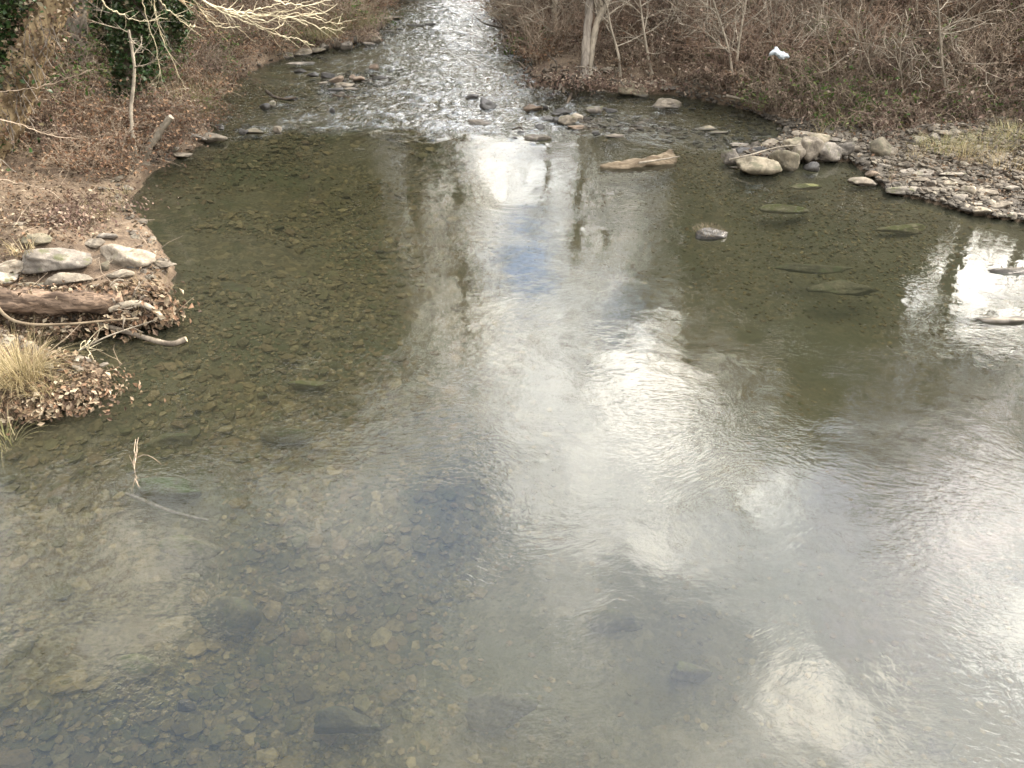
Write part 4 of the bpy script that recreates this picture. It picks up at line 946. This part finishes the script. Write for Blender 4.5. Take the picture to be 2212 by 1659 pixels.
for a in [
  (1640, 344, 98, 54, 'rock_moss', 'crusted tan block at the left front of the rubble heap', .8), (1690, 338, 66, 56, 'rock_moss', 'mossy middle block of the rubble heap', .7), (1745, 334, 52, 56, 'rock_pale', 'pale split block at the front of the rubble heap', .7), (1722, 338, 34, 46, 'rock_pale', 'narrow upright stone in the rubble heap', .7),
  (1762, 306, 62, 46, 'rock_moss', 'yellowish round block on top of the rubble heap', .5), (1786, 322, 58, 44, 'rock', 'broad grey tan block at the right of the rubble heap', .7), (1816, 322, 48, 40, 'rock', 'flat topped grey block ending the rubble heap', .8), (1712, 308, 58, 34, 'rock_moss', 'mossy crown stone of the rubble heap', .4),
  (1577, 334, 42, 38, 'rock', 'smooth grey round stone left of the rubble heap', .3), (1640, 320, 44, 16, 'rock_dark', 'dark stone behind the rubble heap', .5), (1608, 322, 50, 18, 'rock_dark', 'dark low stone between the round stone and the heap', .4), (1590, 310, 40, 18, 'rock', 'grey block behind the smooth round stone', .8), (1662, 308, 44, 24, 'rock_pale', 'pale stone on the back of the rubble heap', .7),
  (1600, 358, 46, 10, 'rock_pale', 'bleached flat stone in the water left of the rubble heap', .6), (1756, 354, 34, 26, 'rock_dark', 'dark wet stone below the split block', .6), (1740, 288, 60, 18, 'rock_pale', 'long pale stone above the rubble heap', .6), (1764, 300, 40, 20, 'rock_pale', 'small pale stone above the rubble heap', .6),
  (1800, 300, 40, 18, 'rock', 'grey stone behind the yellowish block', .6), (1905, 316, 60, 48, 'rock_moss', 'large mossy boulder alone right of the rubble heap', .7), (1925, 328, 24, 24, 'rock_pale', 'small block leaning on the lone mossy boulder', .7), (1846, 322, 26, 18, 'rock_pale', 'small pale stone between the heap and the mossy boulder', .5),
  (1862, 385, 62, 24, 'rock_pale', 'pale humped stone alone in the shallow water', .5), (1950, 414, 94, 20, 'rock', 'long dark flat slab sticking out of the gravel into the water', .9), (2130, 582 - 170, 46, 24, 'rock_pale', 'bright cream block on the gravel bar', .7), (1993, 388, 44, 14, 'rock_pale', 'flat stone above the long slab', .7),
  (2085, 408, 34, 26, 'rock_pale', 'upright cream stone on the gravel bar', .7), (2070, 425, 34, 18, 'rock', 'grey stone below the upright cream one', .6), (2165, 438, 50, 28, 'rock_pale', 'biggest cream stone near the right edge', .8), (2115, 462, 38, 22, 'rock_pale', 'rounded stone in the water at the foot of the gravel bar', .4), (2055, 396, 44, 16, 'rock_pale', 'flat stone upslope of the upright cream one', .7),
  (2000, 372, 54, 16, 'rock', 'long grey stone across the gravel bar', .8), (2060, 375, 60, 18, 'rock', 'weathered brown slab high on the gravel bar', .8), (1960, 368, 40, 20, 'rock', 'brown stone at the top of the gravel bar', .5), (2110, 440, 30, 14, 'rock', 'grey stone below the cream block', .6), (2190, 462, 40, 16, 'rock', 'grey stone at the right edge waterline', .6),
  (2040, 285, 64, 18, 'rock_pale', 'long pale stone under the right bank brush', .8), (1985, 300, 40, 22, 'rock', 'brown boulder half buried under the right bank brush', .5), (2180, 405, 40, 20, 'rock', 'rough grey stone at the right edge', .7), (2160, 468, 40, 12, 'rock', 'flat stone awash beneath the biggest cream stone', .6)]:
    rock(*a[:6], ang=a[6], group=G4, sub=3 if a[2] < 36 else 4)
# slabs at the right edge and mound in the pool
rock(2185, 585, 120, 34, 'rock', 'smooth grey slab rising from the pool at the right edge', ang=.5, base=-.06, group=G4)
rock(2130, 574, 36, 10, 'rock_pale', 'small pale stone left of the smooth grey slab', ang=.5, base=-.03, group=G4)
rock(2185, 640, 120, 12, 'rock', 'low grey slab barely awash below the smooth slab', ang=.5, base=-.06, group=G4)
rock(2170, 688, 150, 42, 'rock', 'broad grey slab awash at the right edge, nearest the camera', ang=.5, base=-.09, group=G4)
md = rock(1530, 500, 72, 34, 'rock_dark', 'small grassy mound sticking out of the pool', ang=.3, base=-.02, name='mound')
# submerged stones
G5 = 'stones lying under the water of the pool'
for a in [(1835, 602, 160, 40, 'rock_olive', 'larger, flat greenish slab under water at the right of the pool', .9, -.16), (1745, 575, 170, 26, 'rock_olive', 'olive slab under water behind the green one', .8, -.2), (415, 1172, 138, 60, 'rock_bed', 'oval brown stone under water at the left', .3, -.35),
  (392, 1038, 150, 86, 'rock_green', 'bright green algae boulder under water at the left', .5, -.34), (365, 945, 130, 60, 'rock_olive', 'olive stone under water above the green boulder', .4, -.35), (622, 925, 118, 50, 'rock_olive', 'flat olive stone under water in the left half of the pool', .6, -.42), (500, 622, 110, 36, 'rock_olive', 'olive slab under water beyond the stone pile', .8, -.3),
  (485, 1310, 150, 90, 'rock_olive', 'dark olive stone under water at the lower left', .4, -.45), (405, 1523, 40, 30, 'rock_red', 'orange brown stone on the bed near the bottom', .5, -.45), (415, 1243, 44, 26, 'rock_bed', 'small tan stone below the oval one under water', .6, -.4), (1070, 1520, 160, 90, 'rock_olive', 'dark triangular stone under water at the bottom centre', .8, -.5),
  (40, 990, 90, 30, 'rock_olive', 'long flat stone under water at the left edge', .8, -.25), (760, 1545, 150, 80, 'rock_olive', 'greenish stone on the bed near the bottom', .4, -.5), (310, 1430, 100, 50, 'rock_bed', 'brown stone on the bed at the lower left', .5, -.45), (1480, 1440, 90, 50, 'rock_bed', 'tan stone on the bed right of the bottom centre', .5, -.55),
  (1840, 1615, 70, 40, 'rock_pale', 'pale stone on the bed at the lower right', .5, -.5), (2030, 1600, 60, 40, 'rock_bed', 'stone on the bed near the lower right corner', .5, -.5), (670, 830, 90, 30, 'rock_bed', 'brown stone under water in mid pool', .5, -.4), (220, 780, 60, 22, 'rock_bed', 'stone under water in the dark cove by the grass', .6, -.12), (172, 806, 40, 20, 'rock_pale', 'light stone in the dark cove by the grass', .6, -.08),
  (1330, 1330, 120, 60, 'rock_olive', 'faint olive stone under the bright water', .5, -.55), (1740, 400, 70, 16, 'rock_bed', 'stone barely covered by water in front of the rubble heap', .6, -.06), (1700, 440, 110, 26, 'rock_bed', 'brown stone under water in front of the rubble heap', .5, -.16), (1950, 480, 120, 26, 'rock_bed', 'brown slab under water off the gravel bar', .7, -.12)]:
    rock(*a[:6], ang=a[6], base=a[7], group=G5)
# loose stones of the gravel bar, copied from a few shapes
protoR = []
for i in range(6):
    V, Fc = rock_verts(940 + i, (1, random.Random(i).uniform(.6, .9), random.Random(i + 9).uniform(.35, .6)), .5 + .07 * i, 3)
    protoR.append(mesh_of('stone', [(V, Fc, 0)], [M[('rock', 'rock_pale', 'rock', 'rock_red', 'rock_red', 'rock')[i]]]))
q2 = np.random.default_rng(91); cnt = 0
X, Y, D = land_points(60000, lambda X, Y: (X > 5) & (Y < brush_line(X)) & (Y > 10), 0, 10, 17.8, 5, 13)
for x, y, d in zip(X, Y, D):
    if d > 2.6 * q2.random() + .2: continue
    s = q2.uniform(.09, .17) if q2.random() < .88 else q2.uniform(.17, .28)
    o = obj('stone', protoR[int(q2.integers(0, 6))], (x, y, gz(x, y) + s * .1), q2.random() * 6.28, sc=float(s))
    o.rotation_euler[0] = q2.normal() * .2; o.rotation_euler[1] = q2.normal() * .2
    tag(o, 'loose grey tan stone lying on the gravel bar at the right', 'rock', 'loose stones of the gravel bar'); cnt += 1
    if cnt >= 230: break
cnt = 0
X = q2.uniform(-6, 7.5, 4000); Y = q2.uniform(17, 31, 4000); ok = inside(X, Y, poly); X, Y = X[ok], Y[ok]; H_ = ground_h(X, Y)
for x, y, h in zip(X, Y, H_):
    if h < -.13: continue
    s = q2.uniform(.12, .3)
    o = obj('stone', protoR[int(q2.integers(0, 6))], (x, y, h + s * .12), q2.random() * 6.28, sc=float(s))
    tag(o, 'small stone poking out of the shallow riffle water', 'rock', 'small stones in the riffle shallows'); cnt += 1
    if cnt >= 70: break

# ------------------------------------------------------------------ wood and debris
def wood(name, pts, r0, r1, mat, label, cat='log', zs=None, rough=.2, seed=1, sides=14, end=None, n=30, twig=0, group=None):
    zs = zs if isinstance(zs, (list, tuple)) else [zs] * len(pts)
    A = np.array([at(px, py, z) for (px, py), z in zip(pts, zs)]); base = A[0].copy(); A -= base
    P = spline(A, n); parts = [(v, f, 0) for v, f in tube(P, np.linspace(r0, r1, n), sides, rough, seed)]
    rr = np.random.default_rng(seed); P0, P1, R0, R1 = [], [], [], []
    for _ in range(twig):
        k = rr.integers(2, n - 1); p = P[k]; d = rr.normal(size=3); d[2] = abs(d[2]) * .7; d /= np.linalg.norm(d); L = rr.uniform(.12, .4)
        for j in range(4):
            d = d + rr.normal(size=3) * .25; q_ = p + d / np.linalg.norm(d) * L / 4; P0.append(p); P1.append(q_); R0.append(.006 - .001 * j); R1.append(.005 - .001 * j); p = q_
    if P0: parts.append((*segs_mesh(P0, P1, R0, R1, 4), 0))
    o = obj(name, mesh_of(name, parts, [M[mat]]), base)
    if end:
        e1 = P[-1]; d = P[-1] - P[-2]; d /= np.linalg.norm(d)
        obj('cut_end', mesh_of('cut_end', [(v, f, 0) for v, f in tube([e1 - d * .004, e1 + d * .006], [r1 * .93, r1 * .9], 12)], [M[end]]), parent=o)
    return tag(o, label, cat, group)
wood('log', [(-90, 645), (40, 652), (130, 652), (215, 655), (262, 650)], .17, .10, 'rotten', 'thick rotten reddish log lying across the left bank', zs=[.40, .40, .40, .39, .34], rough=.30, sides=22, n=46)
wood('branch', [(-20, 640), (12, 682), (60, 700), (150, 700), (240, 692), (300, 688)], .022, .012, 'drift', 'pale curved branch lying in front of the rotten log', 'branch', zs=[.55, .42, .36, .34, .3, .26], sides=8)
wood('branch', [(235, 668), (290, 655), (330, 668), (352, 690)], .045, .03, 'bark_pale', 'short pale branch in the debris at the end of the log', 'branch', zs=[.32, .34, .26, .16], sides=9)
wood('branch', [(215, 700), (290, 722), (340, 738), (374, 742), (402, 733)], .030, .036, 'bark', 'wet branch with a cut yellow end floating off the debris', 'branch', zs=[.12, .06, .02, .02, .05], sides=10, end='cut')
wood('branch', [(170, 758), (225, 730), (285, 708), (335, 692)], .012, .006, 'bark_pale', 'thin pale stick poking from the debris over the dark cove', 'branch', zs=[.05, .16, .24, .3], sides=6)
wood('branch', [(492, 702), (500, 690), (520, 670), (558, 642)], .004, .002, 'twig_pale', 'very thin pale twig standing out of the water right of the debris', 'branch', zs=[0, .06, .2, .35], sides=5) if False else None
wood('twig', [(368, 705), (378, 680), (395, 662), (418, 642)], .005, .003, 'twig_pale', 'very thin twig standing in the water right of the debris', 'branch', zs=[-.02, .10, .22, .34], sides=5)
wood('branch', [(272, 1066), (320, 1085), (380, 1108), (450, 1124)], .018, .012, 'bark_grey', 'sunken pale branch under water beside the green boulder', 'branch', zs=[-.03, -.1, -.16, -.2], sides=8)
wood('twig', [(284, 1062), (292, 1030), (290, 1005), (300, 985)], .003, .0015, 'twig', 'thin twig standing out of the water above the sunken branch', 'branch', zs=[-.05, .1, .2, .3], sides=5, twig=7, seed=4)
wood('twig', [(205, 785), (196, 765), (186, 750), (184, 735)], .009, .004, 'twig_pale', 'forked pale twig standing in the dark cove by the grass', 'branch', zs=[-.02, .12, .2, .3], sides=6, twig=9, seed=6)
wood('twig', [(150, 800), (200, 795), (240, 800), (270, 782)], .007, .003, 'drift', 'low twig trailing over the water by the grass', 'branch', zs=[.05, .06, .02, .1], sides=6, twig=9, seed=8)
wood('log', [(1296, 364), (1340, 361), (1400, 354), (1452, 346)], .07, .15, 'drift', 'half sunken tan log floating at the head of the pool', zs=[-.03, .0, .0, .0], rough=.42, sides=18)
wood('branch', [(1380, 352), (1420, 346), (1468, 338)], .022, .010, 'bark_pale', 'straight pale stick lying on the half sunken log', 'branch', zs=[.18, .2, .26], sides=7)
wood('branch', [(575, 196), (590, 208), (615, 214), (640, 210)], .04, .02, 'root', 'dark curved branch stranded in the left riffle', 'branch', zs=[.2, .1, .06, .08], sides=8, twig=4)
wood('branch', [(718, 204), (735, 208), (770, 209)], .03, .015, 'root', 'short dark stick stranded in the left riffle', 'branch', zs=[.08, .04, .03], sides=7)
wood('branch', [(1575, 345), (1620, 335), (1680, 318), (1730, 314)], .02, .012, 'bark_pale', 'straight pale stick resting on the rubble heap', 'branch', zs=[.3, .42, .5, .52], sides=6)
wood('branch', [(1108, 280), (1122, 275), (1130, 282)], .02, .012, 'root', 'tiny bent dark stick at the lip of the riffle', 'branch', zs=[.1, .1, .03], sides=6)
wood('branch', [(1085, 60), (1050, 52), (1030, 40)], .03, .012, 'root', 'dark twiggy branch reaching over the far riffle from the right', 'branch', zs=[.5, .45, .4], sides=6, twig=14, seed=12)
wood('branch', [(1568, 206), (1600, 214), (1640, 226)], .03, .018, 'bark_pale', 'pale stick lying at the foot of the right thicket', 'branch', zs=[.3, .25, .2], sides=7)
wood('branch', [(1880, 345), (1990, 366), (2120, 378), (2190, 374)], .012, .006, 'twig_pale', 'long thin stick lying across the gravel bar', 'branch', zs=[.3, .3, .32, .36], sides=6) if False else None
# root tangles
def roots(name, cx, cy, n, wpx, hpx, mat, label, seed, rad=.035, z=.25):
    rr = np.random.default_rng(seed); base = at(cx, cy, z); W = msize(base, wpx)
    o = bpy.data.objects.new(name, None); COL.objects.link(o); o.location = tuple(float(q_) for q_ in base)
    for i in range(n):
        p = np.array([rr.normal() * W * .28, rr.normal() * .25, rr.uniform(-.1, .35)]); d = rr.normal(size=3); d[2] *= .35; d /= np.linalg.norm(d); L = rr.uniform(.4, 1.0) * W * .35
        pts = [p]
        for j in range(4): d = d + rr.normal(size=3) * .35; d[2] -= .08; d /= np.linalg.norm(d); p = p + d * L / 4; pts.append(p)
        r_ = rad * rr.uniform(.35, 1.2)
        obj('root', mesh_of('root', [(v, f, 0) for v, f in tube(spline(pts, 10), np.linspace(r_, r_ * .3, 10), 6, .25, i)], [M[mat]]), parent=o)
    return tag(o, label, 'roots')
roots('root_tangle', 1200, 182, 46, 130, 40, 'root', 'dark tangle of roots undercut by the water below the twin trunks', 4, .05)
roots('root_tangle', 1290, 178, 36, 130, 30, 'bark', 'brown driftwood and roots along the leafy right shore', 5, .035, .25)
roots('root_tangle', 322, 345, 26, 60, 40, 'root', 'dark root ball at the foot of the dead stump', 6, .035, .15)
roots('root_tangle', 300, 672, 26, 120, 50, 'bark', 'tangle of broken sticks at the end of the rotten log', 7, .014, .22)

# debris leaves heap at the end of the log and under the grass
def heap(name, centres, n, label, mat='litter', seed=1, s=(.05, .11)):
    rr = np.random.default_rng(seed); C = []
    for (px, py, z, rx, ry, rz) in centres:
        p = at(px, py, z); m = int(n / len(centres)); C.append(p + rr.normal(size=(m, 3)) * [rx, ry, rz])
    C = np.concatenate(C); g = ground_h(C[:, 0], C[:, 1]); C[:, 2] = np.maximum(C[:, 2], np.maximum(g, 0) + .01)
    o = obj(name, mesh_of(name, [(*leaves(C, rr.uniform(*s, len(C)), .1, seed, .6), 0)], [M[mat]], smooth=False)); struct(o, 'stuff', label, 'leaf litter')
heap('leaf_heap', [(300, 655, .22, .22, .16, .09), (270, 680, .14, .3, .1, .07), (240, 640, .3, .25, .12, .06), (330, 672, .12, .14, .1, .06)], 3400, 'dead leaves and bits heaped at the end of the rotten log', seed=3)
heap('leaf_heap', [(60, 628, .50, .5, .06, .03), (90, 700, .14, .6, .06, .06), (60, 722, .08, .6, .05, .05)], 1100, 'dead leaves caught along the rotten log', seed=4, s=(.04, .09))
heap('leaf_heap', [(60, 845, .16, .35, .16, .06), (150, 830, .08, .3, .14, .04), (110, 860, .08, .35, .12, .05), (20, 880, .12, .3, .12, .05)], 2600, 'dead leaves on the grassy point at the lower left', seed=5, s=(.03, .08))
heap('leaf_heap', [(140, 470, .45, .3, .2, .1), (110, 500, .45, .25, .15, .12), (200, 440, .38, .4, .3, .03)], 1500, 'leafy brown weeds behind the stone pile', 'deadleaf', 6, (.04, .08))
heap('leaf_heap', [(1290, 175, .3, 1.0, .3, .08), (1220, 165, .5, .7, .3, .1), (1400, 180, .3, .8, .3, .06)], 1500, 'wet leaves packed among the roots on the right shore', 'deadleaf', 7, (.04, .09))

# grasses
def tuft(px, py, n, H, label, mat='grass', rad=.18, seed=1, z=None, lean=.6):
    rr = np.random.default_rng(seed); p = at(px, py, .2)
    zb = max(gz(p[0], p[1]), .02) if z is None else z; p = at(px, py, zb)
    a = rr.random(n) * 6.28; rd = rad * rr.random(n) ** .5 * .5; b0 = np.stack([np.cos(a) * rd, np.sin(a) * rd, np.zeros(n)], 1)
    ln = rr.uniform(.05, lean, n) * (1 + rr.random(n)); L = H * rr.uniform(.4, 1.15, n); d = np.stack([np.cos(a) * ln + rr.normal(size=n) * .2, np.sin(a) * ln + rr.normal(size=n) * .2, np.ones(n)], 1); d /= np.linalg.norm(d, axis=1, keepdims=True)
    wd = rr.uniform(.0018, .0035, n); P0, P1, R0, R1 = [], [], [], []
    pcur = b0; k = 5
    V = []; sidev = np.cross(d, [0, 0, 1.0]); sidev /= np.maximum(np.linalg.norm(sidev, axis=1, keepdims=True), 1e-6)
    for j in range(k + 1):
        w_ = (wd * (1 - j / (k + .3)))[:, None]; V.append(pcur - sidev * w_); V.append(pcur + sidev * w_)
        d = d + np.stack([np.cos(a) * .22 * ln, np.sin(a) * .22 * ln, -.20 * ln * (j + 1) * .5], 1); d /= np.linalg.norm(d, axis=1, keepdims=True); pcur = pcur + d * (L / k)[:, None]
    V = np.stack(V, 1).reshape(-1, 3); m = 2 * (k + 1)
    qd = np.array([[2 * j, 2 * j + 1, 2 * j + 3, 2 * j + 2] for j in range(k)]); Fc = (qd[None] + (np.arange(n) * m)[:, None, None]).reshape(-1, 4)
    return tag(obj('grass_tuft', mesh_of('grass_tuft', [(V, Fc, 0)], [M[mat]]), p), label, 'grass')
for i, a in enumerate([
    (45, 812, 620, .55, 'dense straw yellow grass tuft on the point at the left edge', 'grass', .5), (95, 838, 240, .35, 'shorter straw grass beside the dense tuft', 'grass', .35), (5, 885, 200, .40, 'straw grass low on the point at the left edge', 'grass', .35), (10, 960, 90, .4, 'grass hanging over the water at the left edge', 'grassg', .3),
    (225, 462, 260, .28, 'dry grass on the sandy bank by the water', 'grass', .6), (250, 425, 160, .22, 'short dry grass at the sandy waterline', 'grass', .5), (50, 545, 60, .3, 'thin grass behind the largest boulder', 'grass', .3),
    (415, 250, 420, .7, 'yellow grass clump hanging over the left shore by the riffle', 'grass', .8), (440, 215, 420, .7, 'yellow green grass clump on the left shore upstream of the dead stump', 'grassg', .9), (395, 225, 260, .6, 'dry grass behind the shore clumps', 'grass', .9),
    (600, 118, 380, .6, 'dry grass drooping to the far left shingle', 'grass', 1.1), (690, 78, 380, .7, 'green tinged grass above the far left shingle', 'grassg', 1.3), (760, 55, 380, .8, 'grass along the far left bank edge', 'grassg', 1.4),
    (2040, 318, 420, .28, 'short green grass patch on the right bar', 'grassg', 1.0), (2130, 312, 420, .28, 'bright green grass patch near the right edge', 'grassg', 1.0), (2195, 290, 300, .3, 'grass patch cut by the right edge', 'grassg', .9), (2170, 350, 200, .22, 'thin dry grass on the right bar', 'grass', 1.0), (2090, 335, 200, .25, 'straw grass among the right bar gravel', 'grass', .9),
    (1975, 345, 60, .4, 'few dry stalks at the top of the gravel bar', 'grass', .3), (1770, 292, 40, .45, 'small bunch of dry stalks behind the rubble heap', 'grass', .15), (1940, 395, 30, .45, 'pale stalks at the gravel edge by the long slab', 'grass', .4), (1532, 498, 420, .07, 'tiny dry brown stalks covering the mound in the pool', 'twigleaf', .5), (305, 640, 70, .35, 'dry stalks rising from the debris', 'grass', .4), (340, 628, 40, .3, 'dry stalks over the debris tip', 'grass', .3)]):
    tuft(a[0], a[1], a[2], a[3], a[4], a[5], a[6], seed=40 + i, z=(.10 if a[1] == 498 else None))

# floating white plastic bag caught in the thicket
V, Fc = ico(3); V = V.copy()
kb = 1 + n3(V, 2.2, 3) * .55 + n3(V, 5.0, 2) * .5; V = V * kb[:, None] * [.17, .11, .10]; V[:, 2] = np.where(V[:, 2] < 0, V[:, 2] * .5, V[:, 2]); V[:, 2] += np.exp(-(V[:, 0] + .08) ** 2 / .01) * .06 - V[:, 0] * .15
m, nt = new_mat('white plastic film'); pos = N(nt, 'ShaderNodeTexCoord').outputs['Object']
M['bag'] = finish(m, nt, MIXC(nt, SMOOTH(nt, noise(nt, pos, 12.0, 3.0), .4, .6), (.42, .47, .48), (.62, .66, .68)), .35, noise(nt, pos, 14.0, 4.0, .6, 1.0), .8, .03, spec=.5, trans=.2)
tag(obj('plastic_bag', mesh_of('plastic_bag', [(V, Fc, 0)], [M['bag']]), bagp), 'crumpled white plastic bag caught in the right bank thicket', 'bag')
